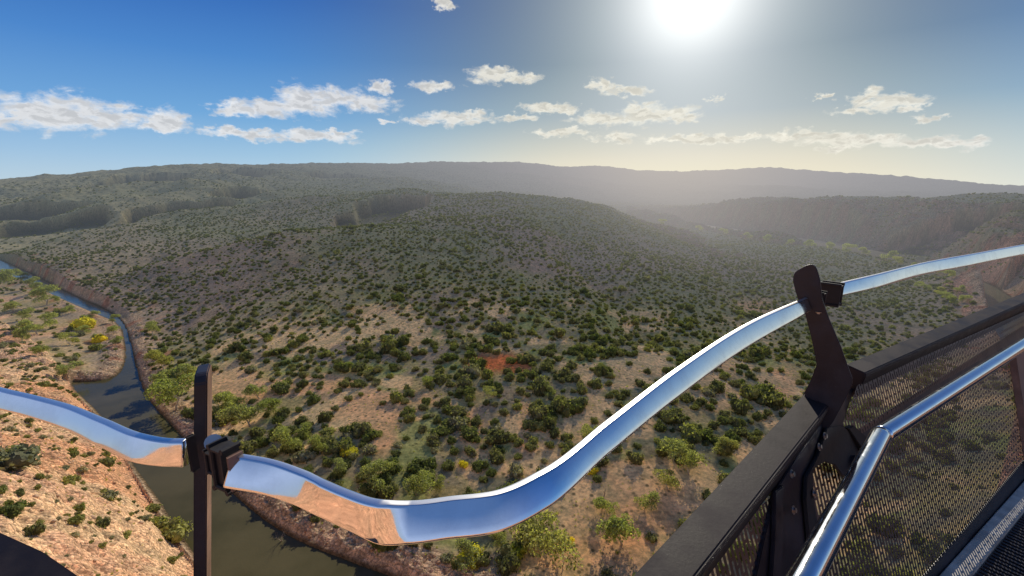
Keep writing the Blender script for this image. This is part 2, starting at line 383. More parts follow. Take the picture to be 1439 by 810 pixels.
# tiny dark tufts everywhere off the rock, and far away the scrub that is too small to stand as plants
v3 = t.n('ShaderNodeTexVoronoi', feature='F1'); t.l(fl, v3.inputs['Vector']); v3.inputs['Scale'].default_value = .42
tuft = t.m('MULTIPLY', t.mr(v3.outputs['Distance'], .36, .14), t.mr(a2, .40, .55))
col = t.mix(t.m('MULTIPLY', tuft, t.mr(rock, 0, 1, .75, .12)), col, (.085, .085, .036, 1))
v4 = t.n('ShaderNodeTexVoronoi', feature='F1'); t.l(fl, v4.inputs['Vector']); v4.inputs['Scale'].default_value = .085
dl = t.v('LENGTH', pos)
scr = t.m('MULTIPLY', t.mr(v4.outputs['Distance'], .55, .22), t.mr(dl, 1200, 1900))
col = t.mix(t.m('MULTIPLY', scr, .8), col, (.125, .128, .072, 1))
bn = t.n('ShaderNodeBump'); bn.inputs['Distance'].default_value = 1.0; bn.inputs['Strength'].default_value = .8
hgt = t.m('ADD', t.m('MULTIPLY', a1, .35), t.m('MULTIPLY', t.m('MULTIPLY', rock, vo.outputs['Distance']), -.45)); t.l(hgt, bn.inputs['Height'])
df = t.n('ShaderNodeBsdfDiffuse'); t.l(col, df.inputs[0]); df.inputs[1].default_value = 1; t.l(bn.outputs[0], df.inputs[2])
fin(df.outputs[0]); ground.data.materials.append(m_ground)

# water
def build_water(P, name, label=None):
    cx = P.mean(0); bm = bmesh.new()
    x0, y0 = P.min(0)-12; x1, y1 = P.max(0)+12
    # sheet a little wider than the bed; the banks hide its rim
    grid = 90; xs = np.linspace(x0, x1, grid); ys = np.linspace(y0, y1, grid)
    GX, GY = np.meshgrid(xs, ys); S = sdist(P, GX, GY); lim = max(xs[1]-xs[0], ys[1]-ys[0])*1.5+3
    vs = {}
    def gv(i, j):
        if (i, j) not in vs: vs[(i, j)] = bm.verts.new((xs[j], ys[i], WL))
        return vs[(i, j)]
    for i in range(grid-1):
        for j in range(grid-1):
            if S[i:i+2, j:j+2].min() < lim*.3+2: bm.faces.new((gv(i, j), gv(i, j+1), gv(i+1, j+1), gv(i+1, j)))
    me = bpy.data.meshes.new(name); bm.to_mesh(me); bm.free(); o = bpy.data.objects.new(name, me); COL.objects.link(o); o['kind'] = 'structure'
    return o
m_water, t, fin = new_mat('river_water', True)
pos = t.n('ShaderNodeNewGeometry').outputs['Position']
w1 = t.noise(pos, .9, 3, .55); w2 = t.noise(pos, .16, 3, .5, .5)
bn = t.n('ShaderNodeBump'); bn.inputs['Distance'].default_value = .05; bn.inputs['Strength'].default_value = .6; t.l(t.m('ADD', w1, t.m('MULTIPLY', w2, 1.0)), bn.inputs['Height'])
wc = t.mix(t.mr(t.noise(pos, .03, 4, .6), .35, .65), (.055, .050, .022, 1), (.085, .074, .036, 1))
b = t.n('ShaderNodeBsdfPrincipled'); t.l(wc, b.inputs['Base Color']); b.inputs['Roughness'].default_value = .12; b.inputs['IOR'].default_value = 1.2; t.l(bn.outputs[0], b.inputs['Normal'])
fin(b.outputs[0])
for P, nm in ((RIV1, 'river'), (RIV2, 'river')):
    w = build_water(P, nm); w.data.materials.append(m_water)

# ------------------------------------------------------------------ foliage meshes
def foliage_mat(name, cols, transl=.25):
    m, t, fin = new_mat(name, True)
    oi = t.n('ShaderNodeObjectInfo').outputs['Random']; ri = t.n('ShaderNodeNewGeometry').outputs['Random Per Island']
    cr = t.n('ShaderNodeValToRGB'); cr.color_ramp.interpolation = 'LINEAR'; el = cr.color_ramp.elements
    while len(el) < len(cols): el.new(.5)
    for i, c in enumerate(cols): el[i].position = i/(len(cols)-1); el[i].color = rgba(c)
    t.l(oi, cr.inputs[0])
    col = t.mix(1.0, cr.outputs[0], t.mix(ri, (1.1, 1.15, .95, 1), (4.0, 3.8, 2.9, 1)), 'MULTIPLY')
    d = t.n('ShaderNodeBsdfDiffuse'); t.l(col, d.inputs[0]); tr = t.n('ShaderNodeBsdfTranslucent'); t.l(t.mix(1.0, col, (1.35, 1.5, .6, 1), 'MULTIPLY'), tr.inputs[0])
    mx = t.n('ShaderNodeMixShader'); mx.inputs[0].default_value = transl; t.l(d.outputs[0], mx.inputs[1]); t.l(tr.outputs[0], mx.inputs[2])
    fin(mx.outputs[0]); return m
m_shrub = foliage_mat('shrub_leaves', [(.048,.058,.028),(.064,.072,.034),(.058,.062,.038),(.085,.086,.044),(.078,.076,.052),(.046,.052,.030)], .42)
m_olive = foliage_mat('olive_leaves', [(.085,.09,.038),(.11,.11,.048),(.08,.088,.042)], .32)
m_grey = foliage_mat('grey_leaves', [(.095,.095,.07),(.115,.108,.08),(.08,.085,.065)], .25)
m_gum = foliage_mat('gum_leaves', [(.105,.118,.056),(.135,.142,.070),(.115,.125,.076),(.145,.142,.066)], .42)
m_yellow = foliage_mat('yellow_leaves', [(.22,.20,.022),(.28,.22,.02),(.15,.16,.03)], .35)
m_tuft = foliage_mat('grass_blades', [(.20,.17,.07),(.26,.21,.09),(.14,.145,.05),(.11,.12,.04)], .3)
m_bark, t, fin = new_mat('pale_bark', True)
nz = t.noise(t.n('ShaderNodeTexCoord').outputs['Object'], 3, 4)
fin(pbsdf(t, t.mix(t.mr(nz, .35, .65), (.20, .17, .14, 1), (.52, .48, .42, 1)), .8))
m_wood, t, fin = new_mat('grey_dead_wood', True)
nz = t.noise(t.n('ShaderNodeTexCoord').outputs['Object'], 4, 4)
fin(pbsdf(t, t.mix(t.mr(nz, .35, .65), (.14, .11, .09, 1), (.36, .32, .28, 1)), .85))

def add_leaf(vl, fl, c, nrm, s, r):
    nrm = nrm/np.linalg.norm(nrm); a = np.cross(nrm, r.normal(size=3)); a /= np.linalg.norm(a)+1e-9; b = np.cross(nrm, a)
    k = len(vl); e = s*(.6+.5*r.random())
    vl += [c+a*s, c+b*e*.7+nrm*s*.12, c-a*s*.9, c-b*e*.7]; fl.append((k, k+1, k+2, k+3))
def lobes_mesh(name, lobes, nleaf, leaf, mat, seed, core=True, stick=.35, core_mat=None):
    """crown of many leaf sprays spread over several lobes, gaps between them"""
    r = np.random.default_rng(seed); vl = []; fl = []
    tot = sum(l[3]**2 for l in lobes)
    for (x, y, z, R, sq) in lobes:
        c = np.array([x, y, z])
        k = int(nleaf*R*R/tot)
        for _ in range(k):
            d = r.normal(size=3); d /= np.linalg.norm(d)
            if d[2] < -.55: d[2] *= -1
            rr = R*(.72+.36*r.random()**.7)*(1+.16*math.sin(5*d[0]+seed)+.12*math.cos(7*d[1]+3*d[2]))
            p = c+d*np.array([rr, rr, rr*sq])
            if p[2] < .02: continue
            nn = d+r.normal(size=3)*stick; add_leaf(vl, fl, p, nn, leaf*(.6+.8*r.random()), r)
    me = bpy.data.meshes.new(name)
    if core:
        bm = bmesh.new()
        for (x, y, z, R, sq) in lobes:
            g = bmesh.ops.create_icosphere(bm, subdivisions=2, radius=R*.74)
            for v in g['verts']:
                v.co *= 1+.18*math.sin(v.co.x*9+seed)*math.cos(v.co.y*8+v.co.z*5)
                v.co.z *= sq; v.co += Vector((x, y, z)); v.co.z = max(v.co.z, 0)
        bm.to_mesh(me); bm.free()
        k = len(me.vertices)
        vv = [tuple(v.co) for v in me.vertices]; ff = [tuple(p.vertices) for p in me.polygons]
        me.clear_geometry(); me.from_pydata(vv+[tuple(p) for p in vl], [], ff+[tuple(i+k for i in f) for f in fl])
    else: me.from_pydata([tuple(p) for p in vl], [], fl)
    me.materials.append(mat); me.update(); return me
def shrub_lobes(seed, nl=6, tall=.8):
    r = random.Random(seed); L = [(0, 0, tall*.42, .62, tall)]
    for k in range(nl):
        a = k*2*PI/nl+r.random()*.8; q = .25+.38*r.random(); R = .26+.24*r.random()
        L.append((math.cos(a)*q, math.sin(a)*q, tall*(.22+.5*r.random()), R, .85))
    return L
SH = [lobes_mesh('shrub', shrub_lobes(s, 5+s % 4, .62+.09*(s % 4)), 520, .088, m_shrub, s) for s in range(6)]
SHLO = [lobes_mesh('scrub', shrub_lobes(20+s, 4+s % 3, .62+.08*(s % 3)), 200, .13, m_shrub, 20+s) for s in range(4)]
SO = [lobes_mesh('shrub', shrub_lobes(40+s, 6, .6), 420, .085, m_olive, 40+s, core=True, stick=.6) for s in range(3)]
SG = [lobes_mesh('shrub', shrub_lobes(60+s, 5, .55), 380, .08, m_grey, 60+s, stick=.7) for s in range(2)]
SY = [lobes_mesh('shrub', shrub_lobes(80+s, 6, .75), 520, .08, m_yellow, 80+s, stick=.6) for s in range(2)]

def tube(bm, pts, rads, seg=6, mi=0):
    rings = []
    for i, p in enumerate(pts):
        p = Vector(p); a = Vector(pts[max(i-1, 0)]); b = Vector(pts[min(i+1, len(pts)-1)]); tg = (b-a).normalized()
        u = tg.cross(Vector((.3, .9, .1))).normalized(); v = tg.cross(u)
        rings.append([bm.verts.new(p+(u*math.cos(k*2*PI/seg)+v*math.sin(k*2*PI/seg))*rads[i]) for k in range(seg)])
    for i in range(len(rings)-1):
        for k in range(seg): bm.faces.new((rings[i][k], rings[i][(k+1) % seg], rings[i+1][(k+1) % seg], rings[i+1][k]))
    bm.faces.new(rings[-1]); bm.faces.new(rings[0][::-1])
def branchy(seed, h=1.0, bare=False):
    """trunk and limbs; returns mesh and limb tips"""
    r = random.Random(seed); bm = bmesh.new(); tips = []
    def limb(p, d, L, rad, lev):
        pts = [p]; rr = [rad]; q = Vector(p); dd = Vector(d)
        for k in range(4):
            dd = (dd+Vector((r.uniform(-.28, .28), r.uniform(-.28, .28), r.uniform(-.05, .22)))).normalized(); q = q+dd*L/4; pts.append(tuple(q)); rr.append(rad*(1-.17*(k+1)))
        tube(bm, pts, rr, 6 if lev < 2 else 4)
        if lev >= (3 if bare else 2): tips.append(tuple(q)); return
        for k in range(3 if lev == 0 else 2+(r.random() < .5)):
            i = 4 if k == 0 else r.choice((2, 3, 4)); a = r.uniform(0, 2*PI)
            nd = (dd*.6+Vector((math.cos(a), math.sin(a), .35))*.85).normalized()
            limb(pts[i], nd, L*r.uniform(.6, .8), rr[i]*.68, lev+1)
    limb((0, 0, -.05), (r.uniform(-.2, .2), r.uniform(-.2, .2), 1), h*.42, .030, 0)
    me = bpy.data.meshes.new('trunk'); bm.to_mesh(me); bm.free(); return me, tips
GT = []
for s in range(5):
    tm, tips = branchy(100+s); tm.materials.append(m_bark)
    r = random.Random(s); L = []
    for q_ in range(4): L.append((r.uniform(-.22, .22), r.uniform(-.22, .22), r.uniform(.22, .42), r.uniform(.12, .18), .8))
    for tp in tips[:18]: L.append((tp[0]*1.1, tp[1]*1.1, max(tp[2]*.95, .16), r.uniform(.13, .22), .75))
    cm = lobes_mesh('crown', L, 3000, .023, m_gum, 120+s, core=False, stick=.9)
    GT.append((tm, cm))
DT = []
for s in range(3):
    tm, tips = branchy(200+s, 1.0, True); tm.materials.append(m_wood); DT.append(tm)
def tuft_mesh(seed):
    r = np.random.default_rng(seed); vl = []; fl = []
    for _ in range(46):
        a = r.random()*2*PI; q = r.random()*.35; p = np.array([math.cos(a)*q, math.sin(a)*q, 0.]); tip = p+np.array([math.cos(a)*.5*r.random(), math.sin(a)*.5*r.random(), .35+.4*r.random()])
        w = np.array([-math.sin(a), math.cos(a), 0])*.05; k = len(vl); vl += [p-w, p+w, tip]; fl.append((k, k+1, k+2))
    me = bpy.data.meshes.new('tuft'); me.from_pydata([tuple(p) for p in vl], [], fl); me.materials.append(m_tuft); return me
TU = [tuft_mesh(300+s) for s in range(3)]

# ------------------------------------------------------------------ scatter
def tag(o, label=None, cat=None, group=None, kind=None):
    if label: o['label'] = label
    if cat: o['category'] = cat
    if group: o['group'] = group
    if kind: o['kind'] = kind
    return o
def put(name, me, loc, s, rz, parent=None, tilt=0):
    o = bpy.data.objects.new(name, me); COL.objects.link(o); o.location = loc; o.rotation_euler = (tilt, tilt*.6, rz)
    o.scale = s if hasattr(s, '__len__') else (s, s, s)
    if parent: o.parent = parent
    return o
def jitter(cell, rmax, amax=60, rmin=60):
    g = np.arange(-rmax, rmax, cell); gx, gy = np.meshgrid(g, np.arange(-20, rmax, cell))
    gx = (gx+rng.uniform(-.5, .5, gx.shape)*cell*.95).ravel(); gy = (gy+rng.uniform(-.5, .5, gy.shape)*cell*.95).ravel()
    d = np.hypot(gx, gy); a = np.degrees(np.arctan2(gx, gy)); k = (d < rmax) & (d > rmin) & (np.abs(a) < amax)
    return gx[k], gy[k]
def attrs(x, y):
    z = ground_z(x, y); px, py = proj(x, y, z); s1 = sdist(RIV1, x, y); s2 = sdist(RIV2, x, y)
    return z, px, py, s1, s2
def zone(x, y, z, px, py, s1, s2):
    d = np.hypot(x, y)
    rkL = (inpoly([(-900,380),(-60,425),(0,452),(60,490),(92,525),(118,560),(155,600),(185,660),(220,710),(290,812),(330,930),(300,3000),(-3000,3000)], px, py) & (d < 560)) | ((np.degrees(np.arctan2(x, y)) < -62) & (d < 400))
    rkR = (px > 1340) & (d < 700)
    br = (px < 200) & (d > 205) & (d < 900) & (z < -95) & ~rkL & (s1 > 0) & ((x < -150))
    return rkL, rkR, br
SHR = []   # (x,y,z,size,kind)
x, y = jitter(4.9, 640); z, px, py, s1, s2 = attrs(x, y); L_, R_, B_ = zone(x, y, z, px, py, s1, s2); d = np.hypot(x, y)
# density: open on the sandy flat, close on the hill
dn = fbm(x, y, 60, 4, 100)+fbm(x, y, 18, 4, 110)*.5; dn2 = fbm(x, y, 30, 3, 210)
p = np.where(d < 290, .54*sstep(.85, .05, dn)+.15, .70*sstep(1.2, .2, dn)+.22)+dn2*.18
p = np.where((py > 640) & (px > 600), p*.62, p)
sand = np.zeros(x.shape)
for qx, qy, rx, ry in ((330,545,55,22),(520,578,50,26),(700,512,38,16),(900,720,80,60),(860,790,120,50),(1100,540,24,34),(545,612,24,34)): sand = np.maximum(sand, sstep(1.2, .5, np.hypot((px-qx)/rx, (py-qy)/ry)))
p = p*(1-.82*sand)
p = np.where(L_ | B_ | R_, 0, p)
keep = (rng.random(x.size) < p) & (s1 > 4.5) & (s2 > 6)
size = np.interp(d, [120, 240, 300, 360, 640], [2.65, 2.35, 1.75, 1.4, 1.4])*np.exp(rng.normal(0, .36, x.size))*np.clip(1+dn2*.2, .7, 1.3)
for q in np.where(keep)[0]: SHR.append((x[q], y[q], z[q], size[q], 'dark'))
near_n = len(SHR)
far_pts = []
# mid and far scrub in growing cells
for (c, r0, r1) in ((5.4, 640, 1050), (7.5, 1050, 1500), (11.0, 1500, 2100)):
    x, y = jitter(c, r1, 57, r0); z, px, py, s1, s2 = attrs(x, y)
    dn = fbm(x, y, 120, 4, 230); pr = (.62 if c < 6 else .42)-.25*sstep(.0, .6, dn)
    k = (rng.random(x.size) < pr) & (s1 > 5) & (s2 > 5) & (py < 470) & (py > 200)
    sz = (.95+c*.12)*np.exp(rng.normal(0, .25, x.size))
    far_pts.append(np.c_[x, y, z, sz, rng.random(x.size)][k])
# shrubs on the orange slope
x, y = jitter(5.2, 560, 62, 50); z, px, py, s1, s2 = attrs(x, y); L_, R_, B_ = zone(x, y, z, px, py, s1, s2); d = np.hypot(x, y)
dn = fbm(x, y, 25, 3, 240); k = (L_ | ((px > 1300) & (d < 700) & (s2 > 10))) & (rng.random(x.size) < .34+dn*.6) & (s1 > 1.5)
k = k & (x > 0)
slope = [(x[q], y[q], z[q], 1.45*math.exp(rng.normal(-.05, .48)), 'slope') for q in np.where(k)[0]]
x, y = jitter(3.3, 520, 64, 50); z, px, py, s1, s2 = attrs(x, y); L_, R_, B_ = zone(x, y, z, px, py, s1, s2); d = np.hypot(x, y)
dn = fbm(x, y, 22, 3, 241); k = L_ & (x < 0) & (rng.random(x.size) < .30+dn*.65) & (s1 > 1.0)
slope += [(x[q], y[q], z[q], (.62+.0020*d[q])*math.exp(rng.normal(0, .45)), 'slope') for q in np.where(k)[0]]
# plants of the gravel bar
x, y = jitter(7.0, 900, 60, 200); z, px, py, s1, s2 = attrs(x, y); L_, R_, B_ = zone(x, y, z, px, py, s1, s2)
dn = fbm(x, y, 40, 3, 250); k = B_ & (rng.random(x.size) < .30+dn*.9) & (s1 > 2) & (px > -60)
barp = [(x[q], y[q], z[q], 1.9*math.exp(rng.normal(0, .35)), 'bar') for q in np.where(k)[0]]

def inframe(s, m=15):
    X_, Y_ = proj(np.array(s[0]), np.array(s[1]), np.array(s[2]+s[3]*.4)); return -m < X_ < W0+m and 150 < Y_ < H0+m
def near_rank(lst, n):
    v = [s for s in lst if inframe(s)]; v.sort(key=lambda s: -s[3]/math.dist((0, 0, 0), s[:3])); ch = v[:n]; ids = set(map(id, ch)); return ch, [s for s in lst if id(s) not in ids]

# where a plant stands, told by landmarks
def place(px, py, d, kind):
    if kind == 'slope':
        if px > 1000: return 'on the rocky ground seen through the perforated panels'
        if py > 740: return 'at the foot of the orange slope, just above the dark panel cap' if px < 130 else 'low on the orange slope next to the left post'
        if py > 640: return 'on the bare orange slope below the polished rail' if px < 110 else 'on the river edge of the orange slope'
        if py > 560: return 'high on the orange slope right under the polished rail'
        return 'on the orange slope above the polished rail'
    if kind == 'bar':
        if py < 410: return 'on the upstream tip of the river flat'
        return 'on the tan river flat beside the narrow channel' if px > 90 else 'on the tan river flat under the orange slope'
    if px < 262:
        if py < 470: return 'on the bank above the outer river bend'
        return 'on the far bank between the narrow channel and the left post'
    if px < 345: return 'directly behind the left post' if py < 600 else 'on the bank right behind the left rail clamp'
    col = ('just right of the left post', 'left of the yellow bushes', 'above the lowest bend of the rail', 'under the rising part of the rail', 'left of the right post', 'behind the right post', 'behind the perforated panels')[min(6, int(np.searchsorted([430, 520, 690, 860, 1020, 1180], px)))]
    row = ('at the foot of the brown hill', 'on the upper edge of the sandy flat', 'in the middle of the sandy flat', 'on the lower flat towards the river', 'close to the rocky river bank')[int(np.searchsorted([500, 560, 620, 700], py))]
    return row+' '+col
tones = {'dark': ('dark green', SH), 'olive': ('olive green', SO), 'grey': ('grey green', SG)}
from collections import Counter
plan = []
ind, rest = near_rank(SHR, 205)
for s in ind:
    u = rng.random(); kd = 'dark' if u < .80 else ('olive' if u < .92 else 'grey'); plan.append((s, kd, 'dark'))
sl, sl_rest = near_rank(slope, 58)
for s in sl:
    u = rng.random(); plan.append((s, 'dark' if u < .2 else ('olive' if u < .6 else 'grey'), 'slope'))
br, br_rest = near_rank(barp, 24)
for s in br: u = rng.random(); plan.append((s, 'olive' if u < .75 else 'grey', 'bar'))
made = []
for s, kd, zn in plan:
    px_, py_ = proj(np.array(s[0]), np.array(s[1]), np.array(s[2]+s[3]*.5)); d_ = math.hypot(s[0], s[1])
    tone, meshes = tones[kd]; big = s[3]
    mid = {'dark': 2.45, 'slope': 1.45, 'bar': 1.9}[zn]
    sw = 'large' if big > mid*1.35 else ('small' if big < mid*.75 else 'medium sized')
    o = put('shrub', meshes[int(rng.integers(len(meshes)))], (s[0], s[1], s[2]-.08*s[3]), (s[3]*rng.uniform(.85, 1.15), s[3]*rng.uniform(.85, 1.15), s[3]*rng.uniform(1.0, 1.55)), rng.uniform(0, 6.28))
    o['_k'] = 1
    made.append((o, f'{sw} {tone} shrub', place(float(px_), float(py_), d_, zn), float(px_), float(py_)))
def finish_labels(made, cat):
    byp = {}
    for m_ in made: byp.setdefault((m_[1], m_[2]), []).append(m_)
    for (a, b), L in byp.items():
        L.sort(key=lambda q: q[3])
        for i, q in enumerate(L):
            if len(L) == 1: lab = f'{a} {b}'
            elif len(L) == 2: lab = f'{a} {b}, '+('further left' if i == 0 else 'further right')+' of two'
            elif len(L) == 3: lab = f'{a} {b}, '+('leftmost', 'middle', 'rightmost')[i]+' of three'
            elif i == 0: lab = f'{a} {b}, leftmost of its kind'
            elif i == len(L)-1: lab = f'{a} {b}, rightmost of its kind'
            else: lab = f'{a} {b}, one of several alike'; q[0]['_g'] = 1
            w = lab.split()
            if len(w) > 16: lab = ' '.join(lab.replace(' of its kind', '').replace(' of three', '').replace(' of two', '').split()[:16])
            tag(q[0], lab, cat, f'{a}s {b}')
            if '_g' in q[0]: del q[0]['_g']
finish_labels(made, 'shrub')
for m_ in made: del m_[0]['_k']
first = {}
for o in bpy.data.objects:
    if o.name.startswith('shrub') and o.data and o.data.name not in first: first[o.data.name] = o
# one hidden-free source per mesh: the very shrubs standing on the flat serve as the pattern of the mass
def mass(name, pts, meshes_objs, label, cat):
    pts = np.array(pts); me = bpy.data.meshes.new(name); me.vertices.add(len(pts)); me.vertices.foreach_set('co', pts[:, :3].astype(np.float32).ravel())
    for nm, c in (('scl', 3), ('rot', 4)):
        a = me.attributes.new(nm, 'FLOAT', 'POINT'); a.data.foreach_set('value', pts[:, c].astype(np.float32))
    o = bpy.data.objects.new(name, me); COL.objects.link(o)
    ng = bpy.data.node_groups.new(name, 'GeometryNodeTree'); ng.interface.new_socket('Geometry', in_out='INPUT', socket_type='NodeSocketGeometry'); ng.interface.new_socket('Geometry', in_out='OUTPUT', socket_type='NodeSocketGeometry')
    N = ng.nodes; Lk = ng.links; gi = N.new('NodeGroupInput'); go = N.new('NodeGroupOutput'); ip = N.new('GeometryNodeInstanceOnPoints')
    Lk.new(gi.outputs[0], ip.inputs['Points']); g2i = N.new('GeometryNodeGeometryToInstance')
    for so in meshes_objs:
        oi = N.new('GeometryNodeObjectInfo'); oi.transform_space = 'ORIGINAL'; oi.inputs['Object'].default_value = so; oi.inputs['As Instance'].default_value = True
        Lk.new(oi.outputs['Geometry'], g2i.inputs[0])
    Lk.new(g2i.outputs[0], ip.inputs['Instance']); ip.inputs['Pick Instance'].default_value = True
    rv = N.new('FunctionNodeRandomValue'); rv.data_type = 'INT'; rv.inputs[4].default_value = 0; rv.inputs[5].default_value = len(meshes_objs)-1
    Lk.new(rv.outputs[2], ip.inputs['Instance Index'])
    def att(nm): a = N.new('GeometryNodeInputNamedAttribute'); a.data_type = 'FLOAT'; a.inputs[0].default_value = nm; return a.outputs[0]
    cx = N.new('ShaderNodeCombineXYZ'); Lk.new(att('scl'), cx.inputs[0]); Lk.new(cx.inputs[0].links[0].from_socket, cx.inputs[1]); zz = N.new('ShaderNodeMath'); zz.operation = 'MULTIPLY'; zz.inputs[1].default_value = 1.25; Lk.new(cx.inputs[0].links[0].from_socket, zz.inputs[0]); Lk.new(zz.outputs[0], cx.inputs[2]); Lk.new(cx.outputs[0], ip.inputs['Scale'])
    cr = N.new('ShaderNodeCombineXYZ'); mm = N.new('ShaderNodeMath'); mm.operation = 'MULTIPLY'; mm.inputs[1].default_value = 6.283; Lk.new(att('rot'), mm.inputs[0]); Lk.new(mm.outputs[0], cr.inputs[2])
    Lk.new(cr.outputs[0], ip.inputs['Rotation']); Lk.new(ip.outputs[0], go.inputs[0])
    md = o.modifiers.new('scatter', 'NODES'); md.node_group = ng
    tag(o, label, cat, None, 'stuff'); return o
P_ = [(s[0], s[1], s[2]-.08*s[3], s[3], rng.random()) for s in rest]
SRC = [first[m.name] for m in SH if m.name in first]; SRCO = [first[m.name] for m in SO+SG if m.name in first]
u = rng.random(len(P_)); P_ = np.array(P_)
allp = np.vstack([P_]+far_pts); u = rng.random(len(allp))
print('SCATTER', len(SHR), len(allp), len(slope), len(barp))
# low detail patterns are carried by real shrubs on the far bank
lo = []
for i, m in enumerate(SHLO):
    q = rest[i]; o = put('shrub', m, (q[0], q[1], q[2]-.1), q[3], i); tag(o, 'plain dark shrub in the dense scrub past the sandy flat', 'shrub', 'shrubs in the dense scrub past the sandy flat'); lo.append(o)
nearm = np.hypot(allp[:, 0], allp[:, 1]) < 420
mass('scrub', allp[nearm & (u < .82)], SRC, 'dark green scrub covering the slopes behind the sandy flat', 'scrub')
mass('scrub', allp[nearm & (u >= .82)], SRCO, 'olive and grey scrub mixed between the dark shrubs', 'scrub')
mass('scrub', allp[~nearm], lo, 'dense low scrub covering the far hills and plateau', 'scrub')
mass('slope_scrub', [(s[0], s[1], s[2]-.05, s[3], rng.random()) for s in sl_rest+br_rest], SRCO+SRC[:2], 'small scrub dotted over the orange slope and the river flat', 'scrub')

# grass tufts: one mass, its pattern meshes built into it
x, y = jitter(2.6, 330, 58, 60); z, px, py, s1, s2 = attrs(x, y); L_, R_, B_ = zone(x, y, z, px, py, s1, s2)
dn = fbm(x, y, 14, 3, 260); k = (rng.random(x.size) < np.where(L_, .30, .34)+dn*.45) & (s1 > 1.5) & (s2 > 1.5)
tx = x[k]; ty = y[k]; tz = z[k]
vb = []; fb = []
TV = [(np.array([v.co[:] for v in m.vertices]), np.array([p.vertices[:] for p in m.polygons])) for m in TU]
off = 0
for a, b, c in zip(tx, ty, tz):
    V_, F_ = TV[int(rng.integers(3))]; th = rng.uniform(0, 6.28); s = .55*math.exp(rng.normal(0, .35)); cs, sn = math.cos(th)*s, math.sin(th)*s
    kk = 3*int(rng.integers(14, 40)); Vq = V_[:kk]; Fq = F_[:kk//3]
    vb.append(np.c_[Vq[:, 0]*cs-Vq[:, 1]*sn+a, Vq[:, 0]*sn+Vq[:, 1]*cs+b, Vq[:, 2]*s+c-.02]); fb.append(Fq+off); off += len(Vq)
VB = np.vstack(vb); FB = np.vstack(fb); me = bpy.data.meshes.new('grass'); me.vertices.add(len(VB)); me.vertices.foreach_set('co', VB.astype(np.float32).ravel())
me.loops.add(FB.size); me.loops.foreach_set('vertex_index', FB.astype(np.int32).ravel()); me.polygons.add(len(FB)); me.polygons.foreach_set('loop_start', (np.arange(len(FB))*3).astype(np.int32)); me.update(calc_edges=True)
me.materials.append(m_tuft); o = bpy.data.objects.new('grass', me); COL.objects.link(o); tag(o, 'dry straw coloured grass tufts between the shrubs', 'grass', None, 'stuff')

# loose rock: rubble on the orange slope and along the banks
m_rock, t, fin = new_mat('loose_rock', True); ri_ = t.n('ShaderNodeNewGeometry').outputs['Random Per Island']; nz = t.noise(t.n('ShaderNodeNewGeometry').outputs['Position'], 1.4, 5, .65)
cr_ = t.mix(ri_, (.36, .20, .115, 1), (.66, .46, .31, 1)); d_ = t.n('ShaderNodeBsdfDiffuse'); t.l(t.mix(t.mr(nz, .3, .7), t.mix(1., cr_, (.6, .58, .55, 1), 'MULTIPLY'), cr_), d_.inputs[0]); fin(d_.outputs[0])
x, y = jitter(1.9, 460, 64, 45); z, px, py, s1, s2 = attrs(x, y); L_, R_, B_ = zone(x, y, z, px, py, s1, s2); d = np.hypot(x, y)
nn_ = fbm(x, y, 12, 3, 270); k = (s1 > .2) & (px > -40) & (px < W0) & (py < 860) & ((L_ & (rng.random(x.size) < .17+nn_*.35)) | (~L_ & (s1 < 9) & (rng.random(x.size) < .42)) | ((s1 < 30) & ~L_ & ~B_ & (rng.random(x.size) < .05)))
bm = bmesh.new(); bmesh.ops.create_icosphere(bm, subdivisions=1, radius=1); IV = np.array([v.co[:] for v in bm.verts]); IF = np.array([[v.index for v in f.verts] for f in bm.faces]); bm.free()
vb = []; fb = []; off = 0
for a, b, c in zip(x[k], y[k], z[k]):
    q = IV*(1+rng.uniform(-.28, .28, (len(IV), 1))); q = q*np.array([1, rng.uniform(.55, 1), rng.uniform(.4, .8)])*(.28*math.exp(rng.normal(0, .55))+.10); th = rng.uniform(0, 6.28); cs, sn = math.cos(th), math.sin(th)
    vb.append(np.c_[q[:, 0]*cs-q[:, 1]*sn+a, q[:, 0]*sn+q[:, 1]*cs+b, q[:, 2]+c]); fb.append(IF+off); off += len(IV)
VB = np.vstack(vb); FB = np.vstack(fb); me = bpy.data.meshes.new('rubble'); me.vertices.add(len(VB)); me.vertices.foreach_set('co', VB.astype(np.float32).ravel())
me.loops.add(FB.size); me.loops.foreach_set('vertex_index', FB.astype(np.int32).ravel()); me.polygons.add(len(FB)); me.polygons.foreach_set('loop_start', (np.arange(len(FB))*3).astype(np.int32)); me.update(calc_edges=True)
me.materials.append(m_rock); o = bpy.data.objects.new('rubble', me); COL.objects.link(o); tag(o, 'loose orange rubble strewn over the slope and along the river banks', 'rubble', None, 'stuff')

